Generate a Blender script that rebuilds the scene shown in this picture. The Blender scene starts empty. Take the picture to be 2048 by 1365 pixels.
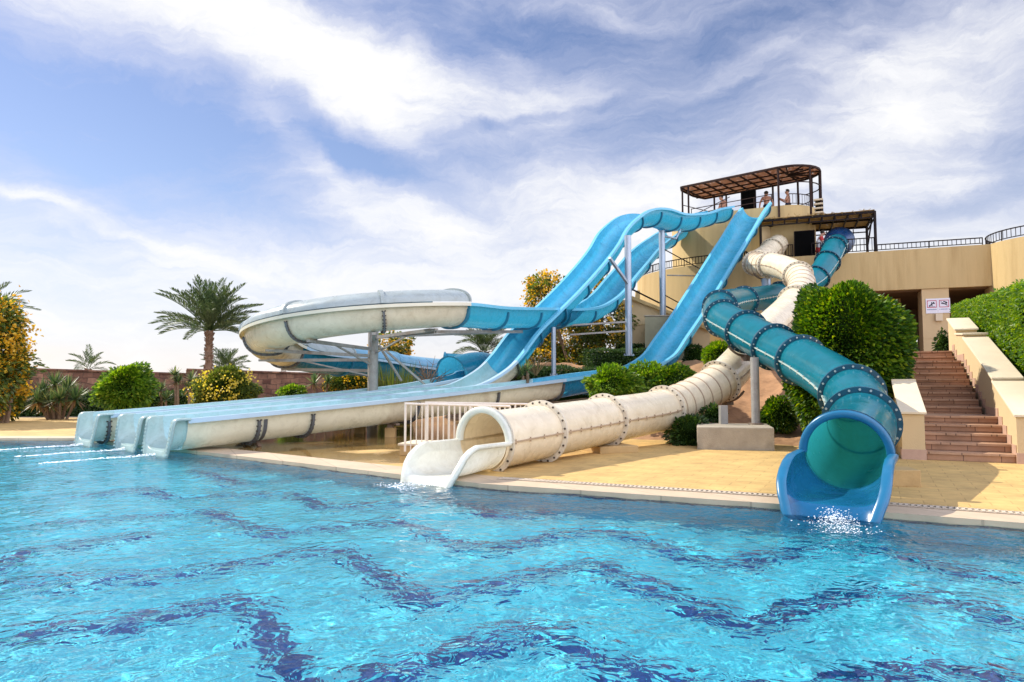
import bpy, bmesh, math, random
import numpy as np
from mathutils import Vector, Matrix
random.seed(7); RNG = np.random.default_rng(11)
S = bpy.context.scene
COL = S.collection
R = math.radians
# ------------------------------------------------------------------ camera
F, CX, CY, HOR, EYE = 1365.33, 1024.0, 682.5, 768.0, 1.4
PITCH = math.atan((HOR-CY)/F)
cd = bpy.data.cameras.new('camera'); cam = bpy.data.objects.new('camera', cd); COL.objects.link(cam)
cd.sensor_width = 36; cd.lens = 36*F/2048; cd.clip_start = .05; cd.clip_end = 9000
cam.location = (0, 0, EYE); cam.rotation_euler = (math.pi/2+PITCH, 0, 0)
S.camera = cam
def ray(x, y):
    a, b = (x-CX)/F, (CY-y)/F
    return Vector((a, math.cos(PITCH)-b*math.sin(PITCH), math.sin(PITCH)+b*math.cos(PITCH)))
O = Vector((0, 0, EYE))
def P(x, y, Y):
    r = ray(x, y); return O + r*(Y/r.y)
def G(x, y, z=0.):
    r = ray(x, y); return O + r*((z-EYE)/r.z)
def LP(o, d, x, y):
    """point of the vertical plane through plan point o along plan direction d that is seen at x, y"""
    r = ray(x, y); n = Vector((-d[1], d[0], 0))
    k = (n.x*o[0]+n.y*o[1]) / (n.x*r.x+n.y*r.y)
    return O + r*k
def V(*a): return Vector(a)
WL = .07      # water level, just under the deck

# ------------------------------------------------------------------ object helpers
ROOTLOC = {}
def tag(o, label=None, cat=None, group=None, kind=None):
    if label: o['label'] = label
    if cat: o['category'] = cat
    if group: o['group'] = group
    if kind: o['kind'] = kind
    return o
def thing(name, loc, label, cat, group=None):
    o = bpy.data.objects.new(name, None); COL.objects.link(o); o.empty_display_size = .2
    o.location = loc; ROOTLOC[o.name] = Vector(loc)
    return tag(o, label, cat, group)
class MB:
    def __init__(s): s.v = []; s.f = []; s.m = []; s.mi = 0; s.smooth = False; s.sm = []
    def add(s, vs, fs, mi=None, smooth=None):
        b = len(s.v); s.v += [tuple(p) for p in vs]
        mi = s.mi if mi is None else mi; sm = s.smooth if smooth is None else smooth
        for f in fs: s.f.append([i+b for i in f]); s.m.append(mi); s.sm.append(sm)
        return s
    def quad(s, a, b, c, d, mi=None): return s.add([a, b, c, d], [(0, 1, 2, 3)], mi)
    def hexa(s, p, mi=None):   # 4 bottom (ccw), 4 top
        return s.add(p, [(3, 2, 1, 0), (4, 5, 6, 7), (0, 1, 5, 4), (1, 2, 6, 5), (2, 3, 7, 6), (3, 0, 4, 7)], mi, False)
    def box(s, c, size, rz=0., mi=None):
        ca, sa = math.cos(rz), math.sin(rz); hx, hy, hz = [q/2 for q in size]
        pts = []
        for z in (-hz, hz):
            for x, y in ((-hx, -hy), (hx, -hy), (hx, hy), (-hx, hy)):
                pts.append((c[0]+x*ca-y*sa, c[1]+x*sa+y*ca, c[2]+z))
        return s.hexa(pts, mi)
    def bar(s, a, b, w, h=None, mi=None, upv=(0, 0, 1)):
        a, b = Vector(a), Vector(b); h = h or w; t = (b-a).normalized(); u = Vector(upv)
        if abs(t.dot(u)) > .98: u = Vector((0, 1, 0))
        sd = t.cross(u).normalized(); u = sd.cross(t)
        pts = [p+sd*x*w/2+u*y*h/2 for p in (a, b) for x, y in ((-1, -1), (1, -1), (1, 1), (-1, 1))]
        return s.hexa(pts, mi)
    def cyl(s, a, b, r, r2=None, n=14, mi=None, caps=True):
        a, b = Vector(a), Vector(b); r2 = r if r2 is None else r2; t = (b-a).normalized()
        u = Vector((0, 0, 1)) if abs(t.z) < .95 else Vector((0, 1, 0))
        sd = t.cross(u).normalized(); u = sd.cross(t)
        ring = lambda p, q: [p+(sd*math.cos(k*2*math.pi/n)+u*math.sin(k*2*math.pi/n))*q for k in range(n)]
        s.add(ring(a, r)+ring(b, r2), [(k, n+k, n+(k+1) % n, (k+1) % n) for k in range(n)], mi, True)
        if caps:
            s.add(ring(a, r), [tuple(range(n))], mi, False); s.add(ring(b, r2), [tuple(reversed(range(n)))], mi, False)
        return s
    def tube(s, pts, r, n=8, mi=None):
        pts = [Vector(p) for p in pts]; vs = []; fs = []; N = len(pts)
        for i, p in enumerate(pts):
            t = (pts[min(i+1, N-1)]-pts[max(i-1, 0)]).normalized()
            u = Vector((0, 0, 1)) if abs(t.z) < .9 else Vector((0, 1, 0))
            sd = t.cross(u).normalized(); u = sd.cross(t); rr = r[i] if isinstance(r, (list, tuple)) else r
            vs += [p+(sd*math.cos(k*2*math.pi/n)+u*math.sin(k*2*math.pi/n))*rr for k in range(n)]
        for i in range(N-1):
            for k in range(n): fs.append((i*n+k, (i+1)*n+k, (i+1)*n+(k+1) % n, i*n+(k+1) % n))
        return s.add(vs, fs, mi, True)
    def prism(s, poly, z0, z1, mi=None, smooth=False, cap=True):
        n = len(poly); lo = [(p[0], p[1], z0) for p in poly]; hi = [(p[0], p[1], z1) for p in poly]
        s.add(lo+hi, [(k, (k+1) % n, n+(k+1) % n, n+k) for k in range(n)], mi, smooth)
        if cap:
            s.add(hi, [tuple(range(n))], mi, False); s.add(lo, [tuple(reversed(range(n)))], mi, False)
        return s
    def sphere(s, c, r, mi=None, n=12, m=8, squash=(1, 1, 1)):
        vs = [(c[0]+r*squash[0]*math.sin(math.pi*i/m)*math.cos(2*math.pi*k/n), c[1]+r*squash[1]*math.sin(math.pi*i/m)*math.sin(2*math.pi*k/n), c[2]+r*squash[2]*math.cos(math.pi*i/m)) for i in range(m+1) for k in range(n)]
        fs = [(i*n+k, (i+1)*n+k, (i+1)*n+(k+1) % n, i*n+(k+1) % n) for i in range(m) for k in range(n)]
        return s.add(vs, fs, mi, True)
    def build(s, name, mats, parent=None, bevel=0):
        me = bpy.data.meshes.new(name); off = Vector((0, 0, 0))
        q = parent
        while q is not None:
            if q.name in ROOTLOC: off = ROOTLOC[q.name]; break
            q = q.parent
        me.from_pydata([(a-off.x, b-off.y, c-off.z) for a, b, c in s.v], [], s.f)
        for m in (mats if isinstance(mats, (list, tuple)) else [mats]): me.materials.append(m)
        me.polygons.foreach_set('material_index', s.m); me.polygons.foreach_set('use_smooth', s.sm)
        me.update()
        o = bpy.data.objects.new(name, me); COL.objects.link(o)
        if parent is not None: o.parent = parent
        if bevel:
            b = o.modifiers.new('bevel', 'BEVEL'); b.width = bevel; b.segments = 2; b.limit_method = 'ANGLE'
        return o
def npmesh(name, v, f, mats, mi=None, parent=None, smooth=False):
    """v (N,3) array, f (M,4) array of quads"""
    me = bpy.data.meshes.new(name); off = np.zeros(3); q = parent
    while q is not None:
        if q.name in ROOTLOC: off = np.array(ROOTLOC[q.name]); break
        q = q.parent
    v = np.asarray(v, np.float32)-off.astype(np.float32); f = np.asarray(f, np.int32)
    me.vertices.add(len(v)); me.vertices.foreach_set('co', v.ravel())
    k = f.shape[1]
    me.loops.add(f.size); me.loops.foreach_set('vertex_index', f.ravel())
    me.polygons.add(len(f)); me.polygons.foreach_set('loop_start', np.arange(0, f.size, k, dtype=np.int32))
    for m in (mats if isinstance(mats, (list, tuple)) else [mats]): me.materials.append(m)
    if mi is not None: me.polygons.foreach_set('material_index', np.asarray(mi, np.int32))
    me.polygons.foreach_set('use_smooth', np.full(len(f), smooth, dtype=bool))
    me.update(calc_edges=True); me.validate()
    o = bpy.data.objects.new(name, me); COL.objects.link(o)
    if parent is not None: o.parent = parent
    return o

# ------------------------------------------------------------------ materials
class NT:
    def __init__(s, m): s.t = m.node_tree; s.n = s.t.nodes; s.l = s.t.links
    def new(s, typ, **k):
        n = s.n.new(typ)
        for a, b in k.items():
            if a.startswith('i_'): n.inputs[a[2:].replace('_', ' ')].default_value = b
            else: setattr(n, a, b)
        return n
    def link(s, a, b): s.l.new(a, b)
def newmat(name):
    m = bpy.data.materials.new(name); m.use_nodes = True
    t = NT(m); t.n.clear(); out = t.new('ShaderNodeOutputMaterial'); return m, t, out
def c4(c): return (c[0], c[1], c[2], 1.)
def ramp(t, fac, stops):
    r = t.new('ShaderNodeValToRGB'); e = r.color_ramp.elements
    while len(e) < len(stops): e.new(.5)
    for el, (p, c) in zip(e, stops): el.position = p; el.color = c4(c)
    t.link(fac, r.inputs['Fac']); return r
def plain(name, col, rough=.6, var=.15, scale=3., bump=.0, bscale=40., metal=0., spec=.5, streak=None, dirt=None, dirtscale=1.2):
    m, t, out = newmat(name)
    b = t.new('ShaderNodeBsdfPrincipled'); b.inputs['Roughness'].default_value = rough; b.inputs['Metallic'].default_value = metal
    b.inputs['Specular IOR Level'].default_value = spec
    tc = t.new('ShaderNodeTexCoord'); co = tc.outputs['Object']
    if streak:
        mp = t.new('ShaderNodeMapping'); mp.inputs['Scale'].default_value = streak; t.link(co, mp.inputs['Vector']); cs = mp.outputs[0]
    else: cs = co
    nz = t.new('ShaderNodeTexNoise'); nz.inputs['Scale'].default_value = scale; nz.inputs['Detail'].default_value = 8; nz.inputs['Roughness'].default_value = .65
    t.link(cs, nz.inputs['Vector'])
    r = ramp(t, nz.outputs['Fac'], [(.25, [x*(1-var) for x in col]), (.75, [min(1, x*(1+var)) for x in col])])
    src = r.outputs[0]
    if dirt:
        n2 = t.new('ShaderNodeTexNoise'); n2.inputs['Scale'].default_value = dirtscale; n2.inputs['Detail'].default_value = 10; n2.inputs['Roughness'].default_value = .7; t.link(cs, n2.inputs['Vector'])
        rr = ramp(t, n2.outputs['Fac'], [(.5, (0, 0, 0)), (.72, (1, 1, 1))])
        mx = t.new('ShaderNodeMix', data_type='RGBA'); t.link(rr.outputs[0], mx.inputs['Factor']); t.link(src, mx.inputs['A']); mx.inputs['B'].default_value = c4(dirt); src = mx.outputs['Result']
    t.link(src, b.inputs['Base Color'])
    if bump:
        n3 = t.new('ShaderNodeTexNoise'); n3.inputs['Scale'].default_value = bscale; n3.inputs['Detail'].default_value = 6; t.link(co, n3.inputs['Vector'])
        bp = t.new('ShaderNodeBump'); bp.inputs['Strength'].default_value = bump; bp.inputs['Distance'].default_value = .02
        t.link(n3.outputs['Fac'], bp.inputs['Height']); t.link(bp.outputs[0], b.inputs['Normal'])
    t.link(b.outputs[0], out.inputs[0]); return m
def shell(name, front, back, rough=.3, tr=.3, var=.1, scale=1.1):
    """thin fibreglass sheet: gel coat of one colour on each face, lets some light through"""
    m, t, out = newmat(name)
    ge = t.new('ShaderNodeNewGeometry'); tc = t.new('ShaderNodeTexCoord')
    nz = t.new('ShaderNodeTexNoise'); nz.inputs['Scale'].default_value = scale; nz.inputs['Detail'].default_value = 9; nz.inputs['Roughness'].default_value = .68
    t.link(tc.outputs['Object'], nz.inputs['Vector'])
    def rp(c):
        return ramp(t, nz.outputs['Fac'], [(.28, [x*(1-var*1.6) for x in c]), (.5, c), (.75, [min(1, x*(1+var)+.01) for x in c])])
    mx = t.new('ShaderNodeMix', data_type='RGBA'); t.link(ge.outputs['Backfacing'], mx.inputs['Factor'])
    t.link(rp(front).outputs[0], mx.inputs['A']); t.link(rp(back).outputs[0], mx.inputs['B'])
    # water marks and grime in patches
    n5 = t.new('ShaderNodeTexNoise'); n5.inputs['Scale'].default_value = 2.6; n5.inputs['Detail'].default_value = 11; n5.inputs['Roughness'].default_value = .74; n5.inputs['Distortion'].default_value = .8; t.link(tc.outputs['Object'], n5.inputs['Vector'])
    st = ramp(t, n5.outputs['Fac'], [(.40, (1, 1, 1)), (.56, (.90, .885, .86)), (.72, (.70, .66, .60))])
    gm = t.new('ShaderNodeMix', data_type='RGBA', blend_type='MULTIPLY'); gm.inputs['Factor'].default_value = 1; t.link(mx.outputs['Result'], gm.inputs['A']); t.link(st.outputs[0], gm.inputs['B'])
    b = t.new('ShaderNodeBsdfPrincipled'); t.link(gm.outputs['Result'], b.inputs['Base Color'])
    n2 = t.new('ShaderNodeTexNoise'); n2.inputs['Scale'].default_value = 5; n2.inputs['Detail'].default_value = 8; t.link(tc.outputs['Object'], n2.inputs['Vector'])
    mr = t.new('ShaderNodeMapRange'); mr.inputs['From Min'].default_value = .3; mr.inputs['From Max'].default_value = .7
    mr.inputs['To Min'].default_value = max(.05, rough-.1); mr.inputs['To Max'].default_value = rough+.14
    t.link(n2.outputs['Fac'], mr.inputs['Value']); t.link(mr.outputs[0], b.inputs['Roughness'])
    tl = t.new('ShaderNodeBsdfTranslucent'); mid = t.new('ShaderNodeMix', data_type='RGBA'); mid.inputs['Factor'].default_value = .5
    mid.inputs['A'].default_value = c4(front); mid.inputs['B'].default_value = c4(back); t.link(mid.outputs['Result'], tl.inputs['Color'])
    ms = t.new('ShaderNodeMixShader'); ms.inputs[0].default_value = tr
    t.link(b.outputs[0], ms.inputs[1]); t.link(tl.outputs[0], ms.inputs[2]); t.link(ms.outputs[0], out.inputs[0]); return m
def leafmat(name, stops, tr=.4, rough=.45):
    m, t, out = newmat(name)
    ge = t.new('ShaderNodeNewGeometry'); r = ramp(t, ge.outputs['Random Per Island'], stops)
    b = t.new('ShaderNodeBsdfPrincipled'); b.inputs['Roughness'].default_value = rough; t.link(r.outputs[0], b.inputs['Base Color'])
    tl = t.new('ShaderNodeBsdfTranslucent')
    hs = t.new('ShaderNodeHueSaturation'); hs.inputs['Value'].default_value = 1.8; hs.inputs['Saturation'].default_value = 1.1; hs.inputs['Hue'].default_value = .485
    t.link(r.outputs[0], hs.inputs['Color']); t.link(hs.outputs[0], tl.inputs['Color'])
    ms = t.new('ShaderNodeMixShader'); ms.inputs[0].default_value = tr
    t.link(b.outputs[0], ms.inputs[1]); t.link(tl.outputs[0], ms.inputs[2]); t.link(ms.outputs[0], out.inputs[0]); return m
def brickmat(name, c1, c2, mortar, w, h, rough=.8, msize=.012, var=.35, rot=(0, 0, 0), bump=.4, squash=.0, coord='Object', dirt=None):
    m, t, out = newmat(name); tc = t.new('ShaderNodeTexCoord'); mp = t.new('ShaderNodeMapping'); mp.inputs['Rotation'].default_value = rot
    t.link(tc.outputs[coord], mp.inputs['Vector'])
    wz = t.new('ShaderNodeTexNoise'); wz.inputs['Scale'].default_value = 1.7
    t.link(mp.outputs[0], wz.inputs['Vector'])
    vm = t.new('ShaderNodeVectorMath', operation='MULTIPLY_ADD'); vm.inputs[1].default_value = (squash, squash, squash); t.link(wz.outputs['Color'], vm.inputs[0]); t.link(mp.outputs[0], vm.inputs[2])
    br = t.new('ShaderNodeTexBrick'); br.inputs['Color1'].default_value = c4(c1); br.inputs['Color2'].default_value = c4(c2); br.inputs['Mortar'].default_value = c4(mortar)
    br.inputs['Scale'].default_value = 1; br.inputs['Brick Width'].default_value = w; br.inputs['Row Height'].default_value = h; br.inputs['Mortar Size'].default_value = msize; br.inputs['Mortar Smooth'].default_value = .3; br.inputs['Bias'].default_value = 0
    t.link(vm.outputs[0], br.inputs['Vector'])
    nz = t.new('ShaderNodeTexNoise'); nz.inputs['Scale'].default_value = 2.2; nz.inputs['Detail'].default_value = 9; nz.inputs['Roughness'].default_value = .7; t.link(tc.outputs[coord], nz.inputs['Vector'])
    rr = ramp(t, nz.outputs['Fac'], [(.3, (1-var,)*3), (.7, (1+var*.6,)*3)])
    mx = t.new('ShaderNodeMix', data_type='RGBA', blend_type='MULTIPLY'); mx.inputs['Factor'].default_value = 1; t.link(br.outputs['Color'], mx.inputs['A']); t.link(rr.outputs[0], mx.inputs['B'])
    b = t.new('ShaderNodeBsdfPrincipled'); b.inputs['Roughness'].default_value = rough; t.link(mx.outputs['Result'], b.inputs['Base Color'])
    bp = t.new('ShaderNodeBump'); bp.inputs['Strength'].default_value = bump; bp.inputs['Distance'].default_value = .01; bp.invert = True
    t.link(br.outputs['Fac'], bp.inputs['Height']); t.link(bp.outputs[0], b.inputs['Normal']); t.link(b.outputs[0], out.inputs[0]); return m, t, b, mx
M = {}
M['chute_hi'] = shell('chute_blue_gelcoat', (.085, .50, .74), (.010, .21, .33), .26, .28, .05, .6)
M['chute_lo'] = shell('runout_gelcoat', (.34, .54, .58), (.68, .63, .47), .3, .08, .05)
M['chute_cream'] = shell('cover_gelcoat', (.46, .58, .68), (.68, .63, .48), .3, .12, .05)
M['hood'] = shell('hood_gelcoat', (.07, .145, .21), (.40, .46, .46), .32, .15, .06)
M['hood_blue'] = shell('hood_blue_gelcoat', (.14, .33, .47), (.2, .42, .58), .32, .15, .06)
M['exit_pale'] = shell('exit_gelcoat', (.35, .48, .47), (.30, .48, .48), .3, .10, .05)
M['rim_hi'] = plain('rim_blue', (.13, .44, .62), .3, .06)
M['rim_lo'] = plain('rim_pale_blue', (.36, .50, .60), .35, .06)
M['rim_cream'] = plain('rim_cream', (.60, .58, .46), .4, .06)
M['joint'] = plain('joint_steel_grey', (.09, .10, .11), .5, .2)
M['joint_blue'] = plain('joint_blue', (.02, .16, .27), .4, .2)
M['white_tube'] = shell('white_tube_gelcoat', (.82, .72, .53), (.70, .57, .35), .24, .10, .03, .5)
M['white_lip'] = shell('white_lip_gelcoat', (.72, .73, .64), (.72, .73, .64), .25, .12, .05)
M['white_ring'] = plain('white_flange', (.68, .62, .50), .5, .12, 6, dirt=(.36, .25, .15))
M['bolt_dark'] = plain('bolt_rust', (.05, .035, .025), .6, .3)
M['rib'] = plain('rib_brown', (.40, .29, .19), .6, .2)
M['teal'] = shell('teal_tube_gelcoat', (.012, .24, .33), (.03, .36, .40), .14, .42, .10, .7)
M['teal_ring'] = plain('teal_flange', (.008, .07, .12), .35, .25, 5)
M['teal_lip'] = shell('blue_lip_gelcoat', (.007, .11, .26), (.007, .09, .23), .22, .12, .1)
M['teal_rim'] = plain('blue_bell_rim', (.010, .13, .26), .3, .12)
M['bolt_light'] = plain('bolt_zinc', (.55, .58, .58), .4, .2, metal=.6)
M['seam_light'] = plain('seam_pale', (.42, .52, .48), .5, .2)
M['galv'] = plain('galvanised_steel', (.34, .40, .47), .42, .25, 7, metal=.55, streak=(1, 1, .2), dirt=(.22, .2, .18))
M['steel_grey'] = plain('weathered_steel', (.30, .29, .27), .6, .25, 5, metal=.3, dirt=(.2, .14, .1))
M['rust_steel'] = plain('rusty_steel', (.20, .15, .11), .7, .3, 8, dirt=(.12, .06, .03))
M['stucco'] = plain('stucco_sand', (.53, .395, .19), .9, .10, 1.2, .35, 55, streak=(1.5, 1.5, .13), dirt=(.40, .28, .12), dirtscale=1.1)
M['stucco_light'] = plain('stucco_light', (.58, .44, .25), .9, .05, 1.4, .3, 55)
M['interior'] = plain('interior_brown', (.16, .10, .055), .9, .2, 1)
M['ochre'] = plain('ochre_beam', (.45, .24, .09), .8, .15)
M['concrete'] = plain('concrete', (.36, .31, .23), .9, .2, 3, .4, 40, dirt=(.22, .19, .14))
M['concrete_ochre'] = plain('concrete_ochre', (.45, .30, .13), .9, .18, 3, .3, 40)
M['olive_block'] = plain('olive_render', (.24, .23, .15), .9, .18, 2, .3, 40)
M['black_iron'] = plain('dark_iron', (.016, .011, .011), .8, .3, 9, spec=.2)
M['brown_iron'] = plain('brown_iron', (.030, .016, .014), .8, .3, 9, spec=.2)
M['black_panel'] = plain('black_board', (.003, .003, .003), .95, .2, spec=.05)
M['white_paint'] = plain('white_paint', (.62, .56, .48), .4, .08, 9, dirt=(.5, .38, .26))
M['cap_stone'] = plain('cap_limestone', (.66, .56, .40), .8, .08, 2, .15)
M['pad_skirt'] = plain('pink_skirting', (.46, .30, .22), .7, .15, 5)
M['soil'] = plain('soil', (.36, .20, .10), .95, .4, 1.7, .9, 9, dirt=(.20, .105, .05), dirtscale=2.6)
M['sand'] = plain('desert_sand', (.42, .33, .22), .95, .2, .05)
M['hill'] = plain('far_hill', (.36, .36, .44), .95, .15, .01)  # pale bluish tone: distance haze put into the colour
def foam_film_mat():
    m, t, out = newmat('foam_film'); at = t.new('ShaderNodeAttribute', attribute_name='density'); tc = t.new('ShaderNodeTexCoord')
    nz = t.new('ShaderNodeTexNoise'); nz.inputs['Scale'].default_value = 16; nz.inputs['Detail'].default_value = 7; nz.inputs['Roughness'].default_value = .72; t.link(tc.outputs['Object'], nz.inputs['Vector'])
    ad = t.new('ShaderNodeMath', operation='ADD'); t.link(nz.outputs['Fac'], ad.inputs[0]); t.link(at.outputs['Fac'], ad.inputs[1])
    mr = t.new('ShaderNodeMapRange'); mr.interpolation_type = 'SMOOTHSTEP'; mr.inputs['From Min'].default_value = .92; mr.inputs['From Max'].default_value = 1.35; mr.inputs['To Max'].default_value = .92; t.link(ad.outputs[0], mr.inputs['Value'])
    b = t.new('ShaderNodeBsdfPrincipled'); b.inputs['Base Color'].default_value = (.9, .93, .95, 1); b.inputs['Roughness'].default_value = .6; tr = t.new('ShaderNodeBsdfTransparent'); ms = t.new('ShaderNodeMixShader')
    t.link(mr.outputs[0], ms.inputs[0]); t.link(tr.outputs[0], ms.inputs[1]); t.link(b.outputs[0], ms.inputs[2]); t.link(ms.outputs[0], out.inputs[0]); return m
M['foam_film'] = foam_film_mat()
M['foam'] = plain('foam', (.92, .94, .95), .5, .02)
M['trunk'] = plain('palm_trunk', (.20, .12, .075), .9, .45, 9, .8, 25)
M['bark'] = plain('bark', (.20, .13, .08), .9, .3, 8, .6, 30)
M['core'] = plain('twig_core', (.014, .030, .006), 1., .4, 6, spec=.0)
M['thatch'] = plain('reed_mat', (.46, .27, .17), .95, .55, 14, .7, 60, streak=(1, 4, 1), dirt=(.08, .04, .022), dirtscale=5)
def gaps(m, amount, scale):
    t = NT(m); out = [n for n in t.n if n.type == 'OUTPUT_MATERIAL'][0]; src = out.inputs[0].links[0].from_socket
    tc = t.new('ShaderNodeTexCoord'); nz = t.new('ShaderNodeTexNoise'); nz.inputs['Scale'].default_value = scale; nz.inputs['Detail'].default_value = 4; t.link(tc.outputs['Object'], nz.inputs['Vector'])
    gt = t.new('ShaderNodeMath', operation='GREATER_THAN'); gt.inputs[1].default_value = amount; t.link(nz.outputs['Fac'], gt.inputs[0])
    tr = t.new('ShaderNodeBsdfTransparent'); ms = t.new('ShaderNodeMixShader'); t.link(gt.outputs[0], ms.inputs[0]); t.link(src, ms.inputs[1]); t.link(tr.outputs[0], ms.inputs[2]); t.link(ms.outputs[0], out.inputs[0]); return m
def letlight(m, tr, col):
    t = NT(m); out = [n for n in t.n if n.type == 'OUTPUT_MATERIAL'][0]; src = out.inputs[0].links[0].from_socket
    tl = t.new('ShaderNodeBsdfTranslucent'); tl.inputs['Color'].default_value = c4(col); ms = t.new('ShaderNodeMixShader'); ms.inputs[0].default_value = tr
    t.link(src, ms.inputs[1]); t.link(tl.outputs[0], ms.inputs[2]); t.link(ms.outputs[0], out.inputs[0]); return m
gaps(letlight(M['thatch'], .35, (.5, .28, .18)), .60, 11)
M['thatch2'] = gaps(letlight(plain('straw_mat', (.38, .25, .09), .95, .5, 16, .7, 60, dirt=(.12, .065, .03), dirtscale=5), .3, (.45, .30, .11)), .64, 12)
M['skin'] = plain('skin', (.55, .29, .20), .5, .06)
M['hair'] = plain('hair', (.03, .02, .014), .6, .2)
M['shirt_white'] = plain('white_shirt', (.78, .78, .80), .8, .05)
M['shorts_red'] = plain('red_cloth', (.55, .05, .05), .8, .1)
M['shorts_dark'] = plain('dark_cloth', (.02, .03, .06), .8, .1)
M['shorts_blue'] = plain('blue_cloth', (.05, .2, .36), .8, .1)
M['sign_white'] = plain('sign_white', (.72, .72, .80), .5, .04)
M['sign_red'] = plain('sign_red', (.45, .03, .08), .5, .05)
M['sign_ink'] = plain('sign_ink', (.02, .02, .05), .5, .05)
M['sign_blue'] = plain('sign_blue_ink', (.05, .14, .30), .5, .05)
M['globe'] = plain('lamp_globe', (.75, .68, .58), .3, .04)
M['leaf_topiary'] = leafmat('leaf_topiary', [(0, (.014, .05, .005)), (.45, (.045, .115, .010)), (.8, (.11, .21, .016)), (1, (.26, .33, .03))])
M['leaf_hedge'] = leafmat('leaf_hedge_bright', [(0, (.05, .13, .01)), (.5, (.11, .23, .018)), (1, (.26, .36, .03))], .45)
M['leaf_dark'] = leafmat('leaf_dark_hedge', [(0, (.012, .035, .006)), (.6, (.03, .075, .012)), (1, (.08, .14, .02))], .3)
M['leaf_fresh'] = leafmat('leaf_fresh', [(0, (.03, .085, .008)), (.5, (.09, .19, .016)), (.85, (.18, .30, .03)), (1, (.32, .38, .06))], .45)
M['leaf_olive'] = leafmat('leaf_olive', [(0, (.035, .06, .012)), (.5, (.075, .11, .02)), (1, (.16, .20, .03))], .4)
M['flower'] = leafmat('flower_yellow', [(0, (.40, .22, .012)), (.5, (.58, .37, .02)), (1, (.72, .52, .06))], .4)
M['flower_lemon'] = leafmat('flower_lemon', [(0, (.42, .36, .03)), (1, (.68, .58, .10))], .4)
M['leaf_palm'] = leafmat('leaf_palm', [(0, (.028, .055, .02)), (.6, (.06, .10, .035)), (1, (.13, .17, .06))], .25)
M['leaf_palm_dry'] = leafmat('leaf_palm_dry', [(0, (.10, .075, .03)), (.6, (.16, .13, .05)), (1, (.24, .20, .09))], .25)
M['leaf_yucca'] = leafmat('leaf_yucca', [(0, (.04, .08, .03)), (.6, (.09, .16, .05)), (1, (.26, .28, .10))], .25)
M['leaf_dead'] = leafmat('leaf_dead', [(0, (.14, .085, .03)), (1, (.32, .22, .09))], .25)

# ------------------------------------------------------------------ path helpers
def catmull(pts, step=.12):
    pts = [Vector(p) for p in pts]
    q = [pts[0]*2-pts[1]]+pts+[pts[-1]*2-pts[-2]]
    out = []
    for i in range(1, len(q)-2):
        p0, p1, p2, p3 = q[i-1:i+3]
        t0 = 0; t1 = t0+max(1e-4, (p1-p0).length)**.5; t2 = t1+max(1e-4, (p2-p1).length)**.5; t3 = t2+max(1e-4, (p3-p2).length)**.5
        n = max(2, int((p2-p1).length/(step/3)))
        for k in range(n):
            t = t1+(t2-t1)*k/n
            a1 = p0*((t1-t)/(t1-t0))+p1*((t-t0)/(t1-t0)); a2 = p1*((t2-t)/(t2-t1))+p2*((t-t1)/(t2-t1)); a3 = p2*((t3-t)/(t3-t2))+p3*((t-t2)/(t3-t2))
            b1 = a1*((t2-t)/(t2-t0))+a2*((t-t0)/(t2-t0)); b2 = a2*((t3-t)/(t3-t1))+a3*((t-t1)/(t3-t1))
            out.append(b1*((t2-t)/(t2-t1))+b2*((t-t1)/(t2-t1)))
    out.append(pts[-1]); return Path(out, step)
class Path:
    def __init__(s, raw, step=.12):
        d = [0.]
        for a, b in zip(raw, raw[1:]): d.append(d[-1]+(b-a).length)
        s.L = d[-1]; n = max(2, int(s.L/step)); s.d = np.array(d); s.raw = np.array([tuple(p) for p in raw])
        s.step = s.L/n
    def at(s, l):
        return Vector([float(np.interp(l, s.d, s.raw[:, k])) for k in range(3)])
    def frame(s, l, e=.12):
        p = s.at(l); t = (s.at(min(s.L, l+e))-s.at(max(0, l-e))).normalized()
        sd = t.cross(Vector((0, 0, 1)))
        if sd.length < .05: sd = Vector((1, 0, 0))
        sd.normalize(); return p, t, sd, sd.cross(t)
    def near(s, pt):
        i = int(np.argmin(((s.raw-np.array(pt))**2).sum(1))); return float(s.d[i])
def rng(a, b, step): n = max(1, int(round((b-a)/step))); return [a+(b-a)*k/n for k in range(n+1)]

HW, DP, FL, LIP = .61, .62, .135, .085      # chute half width, depth, flange, lip
def u_profile(n=18, ex=2.5, hw=HW, dp=DP):
    out = []
    for k in range(n+1):
        a = math.pi*k/n; c, sn = math.cos(a), math.sin(a)
        out.append((-hw*math.copysign(abs(c)**(2/ex), c), -dp*abs(sn)**(2/ex)))
    return out
def grid(mb, rows, mi=None, flip=False, smooth=True):
    n = len(rows[0]); vs = [p for r in rows for p in r]; fs = []
    for i in range(len(rows)-1):
        for j in range(n-1):
            q = (i*n+j, (i+1)*n+j, (i+1)*n+j+1, i*n+j+1)
            fs.append(tuple(reversed(q)) if flip else q)
    mb.add(vs, fs, mi, smooth)
def chute_section(path, a, b, mats, parent, ex=2.5, name='chute_section'):
    mb = MB(); ls = rng(a, b, .16); prof = u_profile(18, ex); rows = []
    L = []; Rr = []
    for l in ls:
        p, t, sd, up = path.frame(l)
        rows.append([p+sd*x+up*y for x, y in prof])
        L.append([p-sd*HW, p-sd*(HW+FL), p-sd*(HW+FL)-up*LIP, p-sd*(HW+FL-.012)-up*LIP, p-sd*(HW+FL-.012)-up*.012, p-sd*(HW+.0)-up*.012])
        Rr.append([p+sd*HW, p+sd*(HW+FL), p+sd*(HW+FL)-up*LIP, p+sd*(HW+FL-.012)-up*LIP, p+sd*(HW+FL-.012)-up*.012, p+sd*(HW+.0)-up*.012])
    grid(mb, rows, 0, True); grid(mb, L, 1, False, False); grid(mb, Rr, 1, True, False)
    return mb.build(name, mats, parent)
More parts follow.
